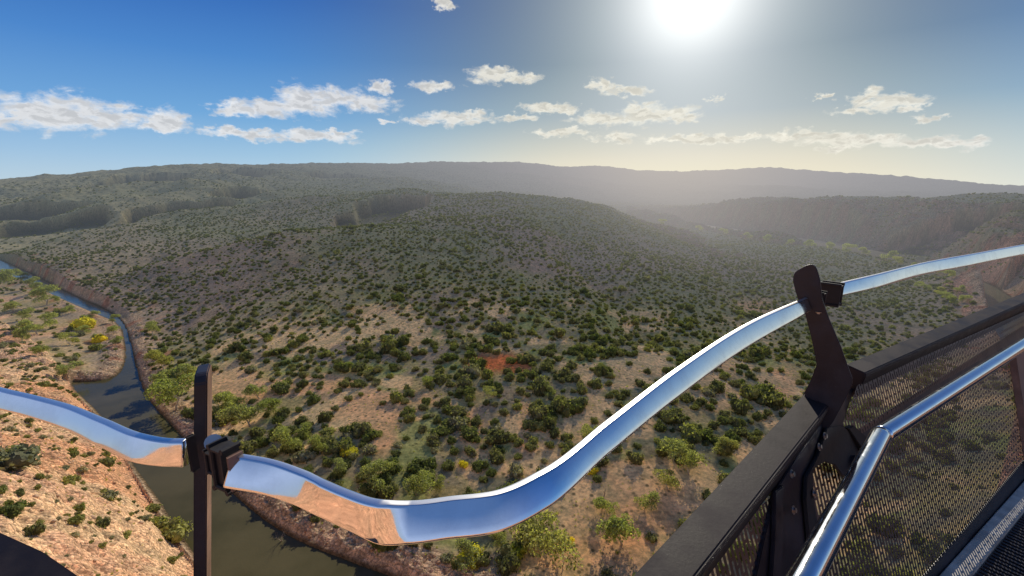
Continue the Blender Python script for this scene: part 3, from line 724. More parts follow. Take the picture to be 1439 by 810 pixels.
# ------------------------------------------------------------------ gum trees, yellow bushes, dead trees
def on_ground(px, py):
    """follow the sighting through (px,py) until it meets the terrain"""
    r = ray(px, py); r = r/math.hypot(r[0], r[1]); ds = np.exp(np.linspace(math.log(60), math.log(4000), 3000))
    gz = ground_z(r[0]*ds, r[1]*ds); hit = np.where(gz > r[2]*ds)[0]
    d = ds[hit[0]] if len(hit) else 500.; return r[0]*d, r[1]*d, float(ground_z(np.array([r[0]*d]), np.array([r[1]*d]))[0]), d
def gum(px, py, hpx, label, group=None, k=None):
    """base of the tree at (px,py), about hpx photo pixels tall"""
    x, y, z, d = on_ground(px, py); h = hpx/F*math.hypot(d, z)*(.80 if (px < 700 and py > 440) else .9)
    e = bpy.data.objects.new('gum_tree', None); COL.objects.link(e); e.location = (x, y, z-.05*h)
    e.rotation_euler = (0, 0, random.uniform(0, 6.28)); s = h/.95; e.scale = (s*random.uniform(.9, 1.15), s*random.uniform(.9, 1.15), s*.95)
    tm, cm = GT[random.randrange(5) if k is None else k]
    for nm, me in (('trunk', tm), ('crown', cm)):
        o = bpy.data.objects.new(nm, me); COL.objects.link(o); o.parent = e
    tag(e, label, 'tree', group)
for a in [(352,600,48,'pale green gum tree standing just right of the left post'),
          (248,575,60,'bright green gum tree immediately left of the left post'),
          (225,560,40,'pale green gum tree on the bank edge left of the left post'),
          (408,640,46,'pale gum tree with white trunk above the rail near the left clamp'),
          (525,694,50,'pale green gum tree above the copper coloured stretch of rail'),
          (585,696,52,'pale green gum tree above the start of the blue stretch of rail'),
          (772,795,84,'broad pale green gum tree under the lowest part of the rising rail'),
          (650,800,46,'pale yellow green tree on the river bank below the lowest rail bend'),
          (968,668,56,'solitary bright green gum tree on the sand left of the beam'),
          (875,765,66,'wispy pale gum tree on the bare sand left of the beam'),
          (600,545,26,'pale green gum tree by the red sand patch'),
          (365,560,34,'pale gum tree at the left end of the sandy strip'),
          (830,620,32,'pale gum tree right above the rising rail'),
          (940,690,34,'grey green gum tree low on the sand beside the solitary tree'),
          (215,470,22,'pale gum tree on the far bank above the narrow channel'),
          (230,520,34,'pale gum tree between the narrow channel and the left post'),
          (238,545,38,'yellow green gum tree crowding the bank behind the channel mouth'),
          (1165,352,14,'pale gum tree at the foot of the dark canyon wall')]: gum(*a)
for a in [(450,640,34,'pale green gum tree on the lower flat above the sky coloured start of the rail'),
          (478,668,30,'small pale gum tree just above the copper stretch of rail'),
          (548,668,34,'pale green gum tree second in the row above the copper rail stretch'),
          (618,690,28,'small yellow green tree above the lowest rail bend'),
          (300,590,44,'bright green gum tree half hidden by the left post'),
          (330,575,34,'pale green gum tree behind the head of the left post'),
          (378,585,36,'broad pale gum tree on the sandy strip right of the left post'),
          (425,620,30,'pale gum tree at the left edge of the bright sand corridor'),
          (262,540,30,'light green tree on the bank just above the left post'),
          (700,770,30,'thin pale tree between the two yellow river bank bushes'),
          (905,715,34,'wispy grey green tree on the bare sand under the rising rail'),
          (855,725,36,'pale tree standing in the sandy gully under the rising rail'),
          (1010,640,30,'pale green gum tree on the sand close to the dark cap beam'),
          (690,560,24,'pale tree in the scrub under the red sand patch'),
          (490,520,18,'small pale tree at the upper edge of the sandy flat'),
          (770,560,22,'pale tree standing above the dark thicket left of the rising rail')]: gum(*a)
bank_x = [(930,317,11),(985,326,11),(1020,331,13),(1052,337,12),(1078,341,13),(1110,345,12),(1140,349,15),(1190,356,15),(1215,360,13),(1246,367,17),(1262,372,12),(1290,380,12),(1318,386,11),(1338,392,12)]
for i, (a, b, h) in enumerate(bank_x):
    gum(a, b, h, 'pale rounded gum tree in the line along the foot of the canyon wall', 'gum trees lining the far bank below the canyon wall')
for i, (a, b, h) in enumerate([(1290,405,10),(1305,410,11),(1318,415,12),(1328,422,12),(1338,430,13),(1345,412,11),(1350,425,12)]):
    gum(a, b, h, 'light green tree crowding the bend beside the right river pool', 'trees around the right river pool')
for i, (a, b, h) in enumerate([(12,400,20),(30,392,14),(48,405,15),(66,428,26),(62,410,15),(70,462,22),(54,470,26),(30,480,24),(100,485,20),(60,500,20),(95,530,22),(120,470,14),(115,458,16),(140,478,12),(160,470,18),(163,485,14),(158,455,14),(128,450,14),(100,440,10),(80,425,9),(18,440,18),(40,450,18)]):
    side = 'under the orange slope' if (a < 105 and b > 455) else ('beside the narrow channel' if a > 110 else 'at its upstream end')
    gum(a, b, h, 'pale olive tree on the tan river flat '+side, 'trees on the river flat '+side)
def bush(px, py, wpx, label, meshes, name='shrub', cat='shrub', tall=1.0):
    x, y, z, d = on_ground(px, py); w = wpx/F*math.hypot(d, z)*.55
    o = put(name, random.choice(meshes), (x, y, z-.08*w), (w, w, w*tall), random.uniform(0, 6)); tag(o, label, cat); return o
bush(490,640,24,'round golden yellow bush on the sandy flat above the copper rail', SY, 'yellow_bush', 'bush')
bush(660,790,36,'bright yellow green bush on the river bank under the lowest rail bend', SY, 'yellow_bush', 'bush')
bush(727,782,24,'small golden yellow bush standing alone on the river bank', SY, 'yellow_bush', 'bush')
bush(802,762,13,'tiny yellow flowering bush against the broad pale gum tree', SY, 'yellow_bush', 'bush')
bush(652,656,15,'small yellow bush above the blue stretch of rail', SY, 'yellow_bush', 'bush')
bush(832,664,18,'yellow green bush touching the upper edge of the rising rail', SY, 'yellow_bush', 'bush')
bush(118,462,26,'yellow green bush in the middle of the tan river flat', SY, 'yellow_bush', 'bush')
bush(141,480,15,'small yellow bush beside the narrow channel', SY, 'yellow_bush', 'bush')
bush(16,655,52,'big grey bush low on the orange slope below the rail', SG, 'grey_bush', 'bush')
bush(245,752,40,'rounded green bush hanging over the water beside the left post', SO, 'green_bush', 'bush')
bush(222,740,26,'bright green bush halfway along the orange slope edge', SO, 'green_bush', 'bush')
bush(212,718,18,'small bright green bush topmost on the orange slope edge', SO, 'green_bush', 'bush')
bush(150,655,22,'dark green bush in the upper middle of the orange slope', SH, 'green_bush', 'bush')
bush(18,722,26,'flat dark green bush near the left edge of the orange slope', SH, 'green_bush', 'bush')
def dead(px, py, hpx, label, k):
    x, y, z, d = on_ground(px, py); h = hpx/F*math.hypot(d, z)
    o = put('dead_tree', DT[k], (x, y, z-.02), h/.95, random.uniform(0, 6)); tag(o, label, 'dead tree'); return o
dead(382,622,22,'bare white dead tree on the sandy flat right of the left post', 0)
dead(395,765,30,'dark bare tree leaning at the water edge under the rail', 1)
dead(848,700,34,'tall bare dead tree under the rising rail', 2)
dead(790,795,30,'bare grey branches below the broad pale gum tree', 1)
dead(425,730,22,'grey dead branches on the rocky river bank', 2)

# ------------------------------------------------------------------ sky, clouds, sun
world = bpy.data.worlds.new('World'); scene.world = world; world.use_nodes = True
world.node_tree.nodes.clear(); t = NT(world.node_tree); out = t.n('ShaderNodeOutputWorld')
sky = t.n('ShaderNodeTexSky', sky_type='NISHITA'); sky.sun_disc = False; sky.sun_elevation = SUN_EL; sky.sun_rotation = SUN_AZ
sky.air_density = 1.0; sky.dust_density = .6; sky.ozone_density = 2.5; sky.altitude = 200
tc = t.n('ShaderNodeTexCoord').outputs['Generated']; dv = t.v('NORMALIZE', tc)
sx = t.n('ShaderNodeSeparateXYZ'); t.l(dv, sx.inputs[0])
az = t.m('ARCTAN2', sx.outputs[0], sx.outputs[1]); el = t.m('ARCSINE', sx.outputs[2])
cv = t.n('ShaderNodeCombineXYZ'); t.l(az, cv.inputs[0]); t.l(el, cv.inputs[1]); P2 = cv.outputs[0]
GE = math.radians(19.8)
sun_c = t.m('MAXIMUM', t.v('DOT_PRODUCT', dv, (math.sin(SUN_AZ)*math.cos(GE), math.cos(SUN_AZ)*math.cos(GE), math.sin(GE))), 0)
g1 = t.m('POWER', sun_c, 230); g2 = t.m('POWER', sun_c, 60); g3 = t.m('POWER', sun_c, 20); g4 = t.m('POWER', sun_c, 5)
def scl(colr, f):
    x = t.n('ShaderNodeVectorMath', operation='SCALE'); t.put(x.inputs[0], colr); t.put(x.inputs[3], f); return x.outputs[0]
def ramp(stops):
    r_ = t.n('ShaderNodeValToRGB'); e_ = r_.color_ramp.elements
    while len(e_) < len(stops): e_.new(.5)
    for i_, (p_, c_) in enumerate(stops): e_[i_].position = p_; e_[i_].color = rgba(c_)
    t.l(t.mr(el, 0, .6, 0, 1, False), r_.inputs[0]); return r_.outputs[0]
# clear air away from the sun and the paler, greyer air around it
away_ = ramp([(0,(.60,.74,.84)),(.10,(.38,.58,.80)),(.22,(.17,.40,.74)),(.38,(.070,.245,.62)),(.55,(.022,.125,.46)),(1,(.012,.075,.30))])
near_ = ramp([(0,(1.0,.91,.64)),(.10,(.78,.73,.58)),(.24,(.35,.39,.44)),(.40,(.135,.17,.25)),(.55,(.10,.13,.21)),(.75,(.04,.07,.16)),(1,(.03,.06,.15))])
azd = t.m('ABSOLUTE', t.m('SUBTRACT', az, SUN_AZ)); azd = t.m('MINIMUM', azd, t.m('SUBTRACT', 2*PI, azd))
side_ = t.mr(azd, .18, .85, 1, 0)
side_r = t.mr(t.m('SUBTRACT', az, SUN_AZ), .2, .75, 0, .55)
away_ = t.mix(t.mr(azd, 1.2, 2.3), away_, ramp([(0,(.42,.48,.56)),(.15,(.42,.50,.68)),(.45,(.50,.62,.90)),(1,(.10,.20,.46))]))  # unseen sky behind the lookout brightened, for fill and the rail's reflection
grad = t.mix(t.m('MAXIMUM', side_, t.m('MULTIPLY', side_r, t.mr(azd, .8, 1.6, 1, 0))), away_, near_)
nish = t.v('MINIMUM', scl(t.v('MULTIPLY', sky.outputs[0], (.55, .85, 1.25)), .07), (.5, .5, .5))
base = t.v('ADD', scl(grad, .80), scl(nish, .22))
glow = t.v('ADD', t.v('ADD', scl((.62, .61, .58), g1), scl((.38, .37, .345), g2)), scl((.13, .125, .11), g3))
full = scl(t.v('ADD', base, glow), 1/.12)
clouds = [(60,160,62,22),(105,158,60,20),(150,163,50,16),(25,163,30,12),(235,172,36,14),(225,180,22,8),
 (330,155,32,8),(380,152,50,12),(430,143,42,18),(470,137,40,14),(515,146,36,10),(540,124,16,8),(345,188,60,6),(430,192,60,7),(470,188,30,4),
 (604,121,32,6),(690,105,28,9),(725,110,36,7),(700,100,18,6),(595,172,30,5),(640,167,50,8),(665,160,22,4),(543,172,10,3),(725,165,28,4),(768,151,34,5),(790,154,20,5),
 (840,118,16,7),(880,128,32,5),(855,123,20,5),(850,168,40,8),(900,155,32,10),(920,162,55,11),(955,166,24,6),(788,187,38,4),(868,193,32,4),(980,196,70,5),(1040,194,30,4),
 (998,140,16,3),(1162,135,12,4),(1145,142,8,3),(1200,157,32,4),(1215,137,22,9),(1250,146,42,9),(1285,153,24,5),(1310,167,20,4),(1095,192,25,6),(1130,190,34,6),(1180,196,50,8),(1220,198,60,7),(1290,201,60,6),(1350,203,40,7),(1180,209,30,3),
 (622,6,14,6),(612,2,10,5)]
wn = t.n('ShaderNodeTexNoise'); t.l(t.v('MULTIPLY', P2, (1, 1.6, 1)), wn.inputs['Vector']); wn.inputs['Scale'].default_value = 34; wn.inputs['Detail'].default_value = 5; wn.inputs['Roughness'].default_value = .6
wv = t.v('MULTIPLY', t.v('SUBTRACT', wn.outputs[1], (.5, .5, .5)), (.11, .040, 0)); Pw = t.v('ADD', P2, wv)
m_ = None
for (px, py, rx, ry) in clouds:
    rx *= 1.08; ry *= 1.15; r = ray(px, py); a0 = math.atan2(r[0], r[1]); e0 = math.atan2(r[2], math.hypot(r[0], r[1]))
    r2 = ray(px+rx, py); aw = abs(math.atan2(r2[0], r2[1])-a0); r3 = ray(px, py-ry); eh = abs(math.atan2(r3[2], math.hypot(r3[0], r3[1]))-e0)
    q = t.v('LENGTH', t.v('MULTIPLY', t.v('SUBTRACT', Pw, (a0, e0, 0)), (1/aw, 1/eh, 0)))
    m_ = q if m_ is None else t.m('MINIMUM', m_, q)
nf = t.noise(t.v('MULTIPLY', P2, (1, 2.1, 1)), 30, 9, .60, .5); nf2 = t.noise(t.v('ADD', t.v('MULTIPLY', P2, (1, 2.1, 1)), (0.004, .014, 0)), 30, 5, .6, .5)
dens = t.mr(t.m('ADD', m_, t.m('MULTIPLY', t.m('SUBTRACT', nf, .5), 2.1)), 1.32, .38)
shade = t.m('ADD', .62, t.m('MULTIPLY', t.m('SUBTRACT', nf, nf2), 3.0)); core = t.mr(m_, 1.0, .2, 1.02, .84)
br_ = t.m('MULTIPLY', t.m('MULTIPLY', t.mr(shade, .30, .8, .86, 1.12), core), 1.0)
ccol = scl(t.mix(t.mr(sun_c, .80, .97), (7.0, 6.9, 6.8, 1), (7.6, 7.3, 6.3, 1)), br_)
fullc = t.mix(t.m('MULTIPLY', dens, .86), full, ccol)
bg = t.n('ShaderNodeBackground'); t.l(fullc, bg.inputs[0]); bg.inputs[1].default_value = .12; t.l(bg.outputs[0], out.inputs[0])
sl_ = bpy.data.lights.new('sun', 'SUN'); sl_.energy = 5.0; sl_.angle = math.radians(.55); sl_.color = (1, .91, .76)
so = bpy.data.objects.new('sun', sl_); COL.objects.link(so); so.rotation_euler = SUN.to_track_quat('Z', 'Y').to_euler()

# ------------------------------------------------------------------ the skywalk: railing and deck
def steel(name, c, rough=.42, metal=.0, spec=.32, speck=.15):
    m, t, fin = new_mat(name); oc = t.n('ShaderNodeTexCoord').outputs['Object']
    n1_ = t.noise(oc, 9, 5, .65); n2_ = t.noise(oc, 140, 3, .6)
    col = t.mix(t.mr(n1_, .35, .7), rgba(c), rgba([q*1.7+.004 for q in c]))
    col = t.mix(t.m('MULTIPLY', t.mr(n2_, .60, .72), speck), col, (.08, .07, .065, 1))
    bn = t.n('ShaderNodeBump'); bn.inputs['Distance'].default_value = .0006; bn.inputs['Strength'].default_value = .5; t.l(n2_, bn.inputs['Height'])
    fin(pbsdf(t, col, t.mr(n1_, .3, .7, rough-.08, rough+.15), metal, spec, bn.outputs[0])); return m
m_dark = steel('weathered_dark_steel', (.014, .012, .016))
m_black = steel('black_rubber', (.010, .009, .010), .6, 0)
m_brown = steel('brown_and_sunlit_steel', (.16, .095, .068), .5, .0)
m_beam = steel('plum_brown_steel', (.014, .010, .011), .55, .0, .16, .04)
m_grey = steel('grey_deck_steel', (.34, .31, .27), .6, .0)
m_chrome, t, fin = new_mat('polished_stainless'); oc = t.n('ShaderNodeTexCoord').outputs['Object']
sn = t.noise(t.v('MULTIPLY', oc, (6, 6, 120)), 4, 3); n1_ = t.noise(oc, 14, 5, .7)
fin(pbsdf(t, t.mix(t.mr(n1_, .4, .7), (.86, .87, .88, 1), (.76, .77, .79, 1)), t.m('ADD', t.mr(sn, .3, .7, .05, .12), t.mr(n1_, .48, .72, 0, .10)), 1.0))
m_brushed, t, fin = new_mat('brushed_stainless'); fin(pbsdf(t, (.88, .88, .88, 1), .36, 1.0))
m_bolt, t, fin = new_mat('bolt_steel'); fin(pbsdf(t, (.45, .42, .40, 1), .35, 1.0))
# perforated sheet: staggered upright slots
m_perf, t, fin = new_mat('perforated_sheet'); uv = t.n('ShaderNodeUVMap', uv_map='UVMap').outputs[0]
s_ = t.n('ShaderNodeSeparateXYZ'); t.l(uv, s_.inputs[0]); PU, PV = .019, .054
uu = t.m('DIVIDE', s_.outputs[0], PU); colm = t.m('FLOOR', uu); fu = t.m('FRACT', uu); odd = t.m('MODULO', t.m('ABSOLUTE', colm), 2.0)
fv = t.m('FRACT', t.m('ADD', t.m('DIVIDE', s_.outputs[1], PV), t.m('MULTIPLY', odd, .5)))
hole = t.m('MULTIPLY', t.m('LESS_THAN', t.m('ABSOLUTE', t.m('SUBTRACT', fu, .5)), .19), t.m('LESS_THAN', t.m('ABSOLUTE', t.m('SUBTRACT', fv, .5)), .42))
oc = t.n('ShaderNodeTexCoord').outputs['Object']; pc = t.mix(t.mr(t.noise(oc, 5, 4), .35, .65), (.050, .032, .026, 1), (.115, .072, .054, 1))
ms = t.n('ShaderNodeMixShader'); t.l(hole, ms.inputs[0]); t.l(pbsdf(t, pc, .5, .2), ms.inputs[1]); tb = t.n('ShaderNodeBsdfTransparent'); t.l(tb.outputs[0], ms.inputs[2]); fin(ms.outputs[0])

NR3, CR3 = np.array([.521, -.854, .35]), -.9575      # leaning plane of the far bay
NL3, CL3 = np.array([.683, -.73, .35]), -.5735       # leaning plane of the near bay
def on_plane(px, py, n, c):
    r = ray(px, py); return r*(c/(r@n))
def link(bm, name, mat, parent, smooth=False):
    me = bpy.data.meshes.new(name); bmesh.ops.recalc_face_normals(bm, faces=bm.faces); bm.to_mesh(me); bm.free()
    for p in me.polygons: p.use_smooth = smooth
    me.materials.append(mat); o = bpy.data.objects.new(name, me); COL.objects.link(o); o.parent = parent; return o
def plate(name, pts3, n, th, mat, parent, bevel=.002, off=0.0, uv=False):
    """flat plate with the given outline, thickness th on the deck side of its plane"""
    n = Vector(n).normalized(); bm = bmesh.new(); A_ = [bm.verts.new(Vector(p)+n*off) for p in pts3]
    f = bm.faces.new(A_)
    if not uv:
        g = bmesh.ops.extrude_face_region(bm, geom=[f]); vs = [v for v in g['geom'] if isinstance(v, bmesh.types.BMVert)]
        bmesh.ops.translate(bm, verts=vs, vec=n*th)
        if bevel: bmesh.ops.bevel(bm, geom=list(bm.edges), offset=bevel, segments=2, affect='EDGES', clamp_overlap=True)
    else:
        U = Vector((0, 0, 1)).cross(n).normalized(); V_ = n.cross(U); L_ = bm.loops.layers.uv.new('UVMap')
        for l in f.loops: l[L_].uv = (l.vert.co.dot(U)+20, l.vert.co.dot(V_)+20)
    return link(bm, name, mat, parent)
def pl(name, px, N3, c3, th, mat, parent, off=0., uv=False, bevel=.002):
    # the plane normals used here point to the outside of a deck on the right; the deck side is +n in plan
    return plate(name, [on_plane(x, y, N3, c3) for x, y in px], N3, th, mat, parent, bevel, off, uv)
def bolt(p, n, r, parent):
    n = Vector(n).normalized(); bm = bmesh.new(); p = Vector(p)
    q = n.to_track_quat('Z', 'Y').to_matrix().to_4x4(); q.translation = p
    bmesh.ops.create_cone(bm, cap_ends=True, segments=6, radius1=r, radius2=r*.92, depth=r*.9, matrix=q@Matrix.Translation((0, 0, r*.5)))
    bmesh.ops.create_cone(bm, cap_ends=True, segments=14, radius1=r*1.5, radius2=r*1.5, depth=r*.25, matrix=q@Matrix.Translation((0, 0, r*.05)))
    return link(bm, 'bolt', m_bolt, parent)
rail = bpy.data.objects.new('skywalk_railing', None); COL.objects.link(rail); rail.location = (0, .5, -1.5)
tag(rail, 'dark steel skywalk railing with polished top rail and perforated panels', 'railing')
def P(o):   # keep the part where it was built although its thing's origin is elsewhere
    o.matrix_parent_inverse = Matrix.Translation((0, -.5, 1.5)) if o.parent == rail else Matrix.Identity(4); return o

# polished top rail, swept along its line; every station: px, py of the middle, height in px, tilt of its face
ST1 = [(-120,520,26,27),(-60,536,26,27),(0,558.5,28,29),(50,571,29,31),(100,586,32,33),(150,608,36,33),(200,629,38,27),(235,634,36,16),(264,634.5,36,12)]
ST2 = [(330,661,46,33),(385,671,46,32),(430,686,46,26),(458,698,47,7),(495,714,48,5),(538,730,52,5),(576,733,54,34),(630,727,54,36),(700,717,54,36),(760,688,54,36),(850,615,46,35),(950,537,40,33),(1050,470,32,30),(1133,428,22,27)]
ST3 = [(1174,408,19,22),(1230,395,19,20),(1300,377,17,18),(1370,364,16,17),(1439,351,15,16),(1540,334,14,15),(1700,310,13,15)]
def sweep(name, st, mat, parent, ripple=()):
    st = np.array(st, float); k = np.r_[0, np.cumsum(np.hypot(np.diff(st[:,0]), np.diff(st[:,1])))]; nn = max(40, int(k[-1]/2.2)); s = np.linspace(0, k[-1], nn)
    # smooth interpolation through the stations
    def cub(v):
        m_ = np.gradient(v, k); i = np.clip(np.searchsorted(k, s, 'right')-1, 0, len(k)-2); h = k[i+1]-k[i]; u = (s-k[i])/h
        return (2*u**3-3*u**2+1)*v[i]+(u**3-2*u**2+u)*h*m_[i]+(-2*u**3+3*u**2)*v[i+1]+(u**3-u**2)*h*m_[i+1]
    px = cub(st[:,0]); py = cub(st[:,1]); wd = cub(st[:,2]); tl = np.interp(s, k, st[:,3])
    rip = np.zeros(nn)
    for a, b, per, amp in ripple:
        m_ = ((px > a) & (px < b)).astype(float); ph = (px/per) % 1.0; rip = rip+m_*amp*(ph-.5)*2*np.minimum(1, np.minimum((px-a)/20, (b-px)/20).clip(0))
    C_ = np.array([PZ(a, b, -.35) for a, b in zip(px, py)]); ctr = C_.copy()
    for _ in range(3): ctr[1:-1] = (ctr[:-2]+ctr[1:-1]*2+ctr[2:])/4
    bm = bmesh.new(); rings = []
    NSEG = 28
    for i in range(nn):
        T = Vector(ctr[min(i+2, nn-1)]-ctr[max(i-2, 0)]); T.z = 0; T.normalize(); N_ = Vector((T.y, -T.x, 0)); th = math.radians(tl[i]); U = Vector((0, 0, 1))
        if N_.dot(Vector((-C_[i][0], -C_[i][1], 0))) < 0: N_ = -N_
        Fn = N_*math.cos(th)+U*math.sin(th); Ft = -N_*math.sin(th)+U*math.cos(th)
        dep = C_[i][1]*cp-C_[i][2]*sp; view = -Vector(C_[i]).normalized(); fore = max(.55, math.sqrt(max(0, 1-(Ft.dot(view))**2)))
        slope_ = abs(math.atan2(py[min(i+3, nn-1)]-py[max(i-3, 0)], px[min(i+3, nn-1)]-px[max(i-3, 0)]))
        hh = wd[i]*math.cos(slope_)/F*dep/fore/2*1.0; hh = min(max(hh, .014), .032)
        ring = []
        ht = .011; shift = rip[i]/F*dep
        # upper half: broad face, small turn, wide soft chamfer, small turn, back; lower half crisp
        def turn(u0, v0, spans):
            out_ = [(u0, v0)]
            for a_, b_, r_, n_ in spans:
                for q in range(n_):
                    f0 = math.radians(a_+(b_-a_)*(q+.5)/n_); dl_ = math.radians(abs(b_-a_)/n_)*r_
                    u0 += math.cos(f0)*dl_; v0 -= math.sin(f0)*dl_; out_.append((u0, v0))
            return out_
        dd_ = math.degrees(math.atan2(-C_[i][2], math.hypot(C_[i][0], C_[i][1]))); zf = min(80, 90-tl[i]+(dd_-31)/2)
        prof_ = turn(0, 0, [(0, zf-7, .0042, 5), (zf-8, zf+8, .024, 6), (zf+7, 90, .0042, 4), (90, 180, .004, 4)])
        du = max(p_[0] for p_ in prof_); top_v = ht
        up_part = [(hh-du+p_[0], top_v+p_[1]) for p_ in prof_]; bv = up_part[-1][1]
        low = turn(0, 0, [(0, 90, .003, 4)]); lowf = [(-(hh-.003)-p_[0], top_v+p_[1]) for p_ in low]; lowb = [(-(hh-.003)-p_[0], bv-p_[1]) for p_ in low]
        face_ = [(-(hh-.003)+(hh-du+hh-.003)*w_, top_v+.0005*(1-(2*w_-1)**2)) for w_ in (.2, .4, .6, .8)]
        full_ = [lowf[0]]+face_+up_part+lowb+lowf[:0:-1]
        NSEG = len(full_)
        for (u, v) in full_: ring.append(bm.verts.new(Vector(C_[i])+Ft*(u+shift*min(1, abs(u)/hh*1.0))+Fn*v))
        rings.append(ring)
    for i in range(nn-1):
        for q in range(NSEG):
            f_ = bm.faces.new((rings[i][q], rings[i][(q+1) % NSEG], rings[i+1][(q+1) % NSEG], rings[i+1][q])); f_.material_index = 1 if 9 <= q <= 17 else 0
    bm.faces.new(rings[0]); bm.faces.new(rings[-1])
    o = link(bm, name, mat, parent, True); o.data.materials.append(m_brushed); return o
P(sweep('polished_rail', ST1, m_chrome, rail))
P(sweep('polished_rail', ST2, m_chrome, rail))
P(sweep('polished_rail', ST3, m_chrome, rail))

def band(name, edges, mat, parent, close=True):
    """prism through stations: edges = list of lines, each a list of (px,py,z)"""
    bm = bmesh.new(); E = [[bm.verts.new(PZ(*p)) for p in e] for e in edges]; m_ = len(E)
    for i in range(m_):
        a = E[i]; b = E[(i+1) % m_]
        for k_ in range(len(a)-1): bm.faces.new((a[k_], a[k_+1], b[k_+1], b[k_]))
    bm.faces.new([e[0] for e in E]); bm.faces.new([e[-1] for e in E][::-1])
    bmesh.ops.recalc_face_normals(bm, faces=bm.faces)
    bmesh.ops.bevel(bm, geom=[e for e in bm.edges if e.is_manifold and e.calc_face_angle(0) > .3], offset=.0035, segments=3, affect='EDGES', clamp_overlap=True)
    return link(bm, name, mat, parent)
# cap beams
def beam(a, b, n2, wb=.07, db=.10):
    a = Vector(a); b = Vector(b); n2 = Vector((n2[0], n2[1], 0)).normalized(); bm = bmesh.new()
    offs = [(0, 0), (wb, -.012), (wb+.004, -.022), (wb-.016, -db), (0, -db)]
    A1 = [bm.verts.new(a+n2*x+Vector((0, 0, z))) for x, z in offs]; B1 = [bm.verts.new(b+n2*x+Vector((0, 0, z))) for x, z in offs]
    for q in range(5): bm.faces.new((A1[q], A1[(q+1) % 5], B1[(q+1) % 5], B1[q]))
    bm.faces.new(A1); bm.faces.new(B1[::-1]); bmesh.ops.recalc_face_normals(bm, faces=bm.faces)
    bmesh.ops.bevel(bm, geom=list(bm.edges), offset=.003, segments=3, affect='EDGES', clamp_overlap=True)
    return link(bm, 'cap_beam', m_beam, rail)
a_ = PZ(1156,526,-.65); b_ = PZ(888,810,-.65); P(beam(a_, b_+(b_-a_)*.15, (.683, -.73)))
a_ = PZ(1188,512,-.65); b_ = PZ(1439,411,-.65); P(beam(a_, b_+(b_-a_)*1.0, (.521, -.854), .066, .12))
P(band('cap_beam', [[(-160,680,-.65),(-60,720,-.65),(0,747,-.65),(60,774,-.65),(116,812,-.65),(184,870,-.65)], [(-160,760,-.665),(-60,800,-.665),(0,830,-.665),(40,850,-.665),(80,880,-.665),(120,930,-.665)],
   [(-160,790,-.74),(-60,830,-.74),(0,860,-.74),(30,880,-.74),(60,910,-.74),(100,960,-.74)], [(-160,730,-.75),(-60,770,-.75),(0,795,-.75),(50,820,-.75),(95,850,-.75),(140,920,-.75)]], m_beam, rail))
# right post: broad plate with rounded head, foot running into the wide post sheet
NPp = np.array([.62, .78, .0]); CPp = float(NPp@np.array([.93, 1.4, 0]))
head = [(1115,394),(1116,386),(1119,381),(1124,378),(1133,373),(1140,371),(1146,373),(1149,379),(1153,393),(1156,420),(1165,446),(1182,486),(1194,520),(1198,530),(1198,540),(1190,556),(1172,590),(1150,620),(1128,630),(1120,600),(1132,552),(1141,530),(1148,512),(1146,498),(1140,470),(1132,440),(1124,425),(1119,410)]
post = P(plate('post', [on_plane(x, y, NPp, CPp) for x, y in head], -NPp, .014, m_dark, rail, .0022))
flange = P(plate('post', [on_plane(x, y, NPp, CPp+.03) for x, y in [(1148,500),(1151,512),(1141,532),(1128,556),(1138,560),(1160,540),(1160,515)]], -NPp, .012, m_dark, rail, .002))
# wide sheet of the post below the cap
P(pl('post_sheet', [(1166,562),(1196,545),(1186,575),(1178,600),(1186,618),(1181,628),(1157,645),(1140,650),(1131,662),(1137,700),(1146,750),(1152,830),(1050,830),(1066,760),(1084,688),(1120,630)], NL3, CL3, .012, m_dark, rail, .0))
P(pl('gusset_plate', [(1150,600),(1172,598),(1196,620),(1204,640),(1200,676),(1184,684),(1172,668),(1160,652),(1146,648),(1134,655),(1128,662),(1132,730),(1136,790),(1126,790),(1118,700),(1120,668),(1136,640)], NL3, CL3, .01, m_black, rail, .016))
# clamp holding the rail at the right post
def block(name, c, ax, ay, az_, mat, parent, bev=.004):
    bm = bmesh.new(); g = bmesh.ops.create_cube(bm, size=1)
    ax, ay, az_ = Vector(ax), Vector(ay), Vector(az_)
    for v in g['verts']: v.co = Vector(c)+ax*v.co.x+ay*v.co.y+az_*v.co.z
    bmesh.ops.bevel(bm, geom=list(bm.edges), offset=min(bev, .3*min(ax.length, ay.length, az_.length)), segments=3, affect='EDGES'); return link(bm, name, mat, parent)
tr_ = Vector(PZ(1174,408,-.35)-PZ(1133,428,-.35)).normalized(); nr_ = Vector((tr_.y, -tr_.x, 0)); up_ = Vector((0, 0, 1))
if nr_.dot(Vector((-1, -1, 0))) < 0: nr_ = -nr_
def cent(px, py, z=-.35): return Vector(PZ(px, py, z))
c1 = block('clamp', cent(1143,424), tr_*.028, nr_*.050, up_*.062, m_black, post, .005)
c2 = block('clamp', cent(1167,413), tr_*.034, nr_*.050, up_*.066, m_black, post, .007)
bolt(cent(1131,412,-.33)+nr_*.01, (nr_+up_*.7), .008, post); bolt(cent(1140,437,-.37)+nr_*.02, -up_, .006, post)
for x, y in [(1143,612),(1135,627),(1127,692),(1097,714),(1158,567),(1095,664),(1150,590)]:
    o = bolt(Vector(on_plane(x, y, NL3, CL3))+Vector(NL3).normalized()*.03, NL3, .0075, rail); P(o)
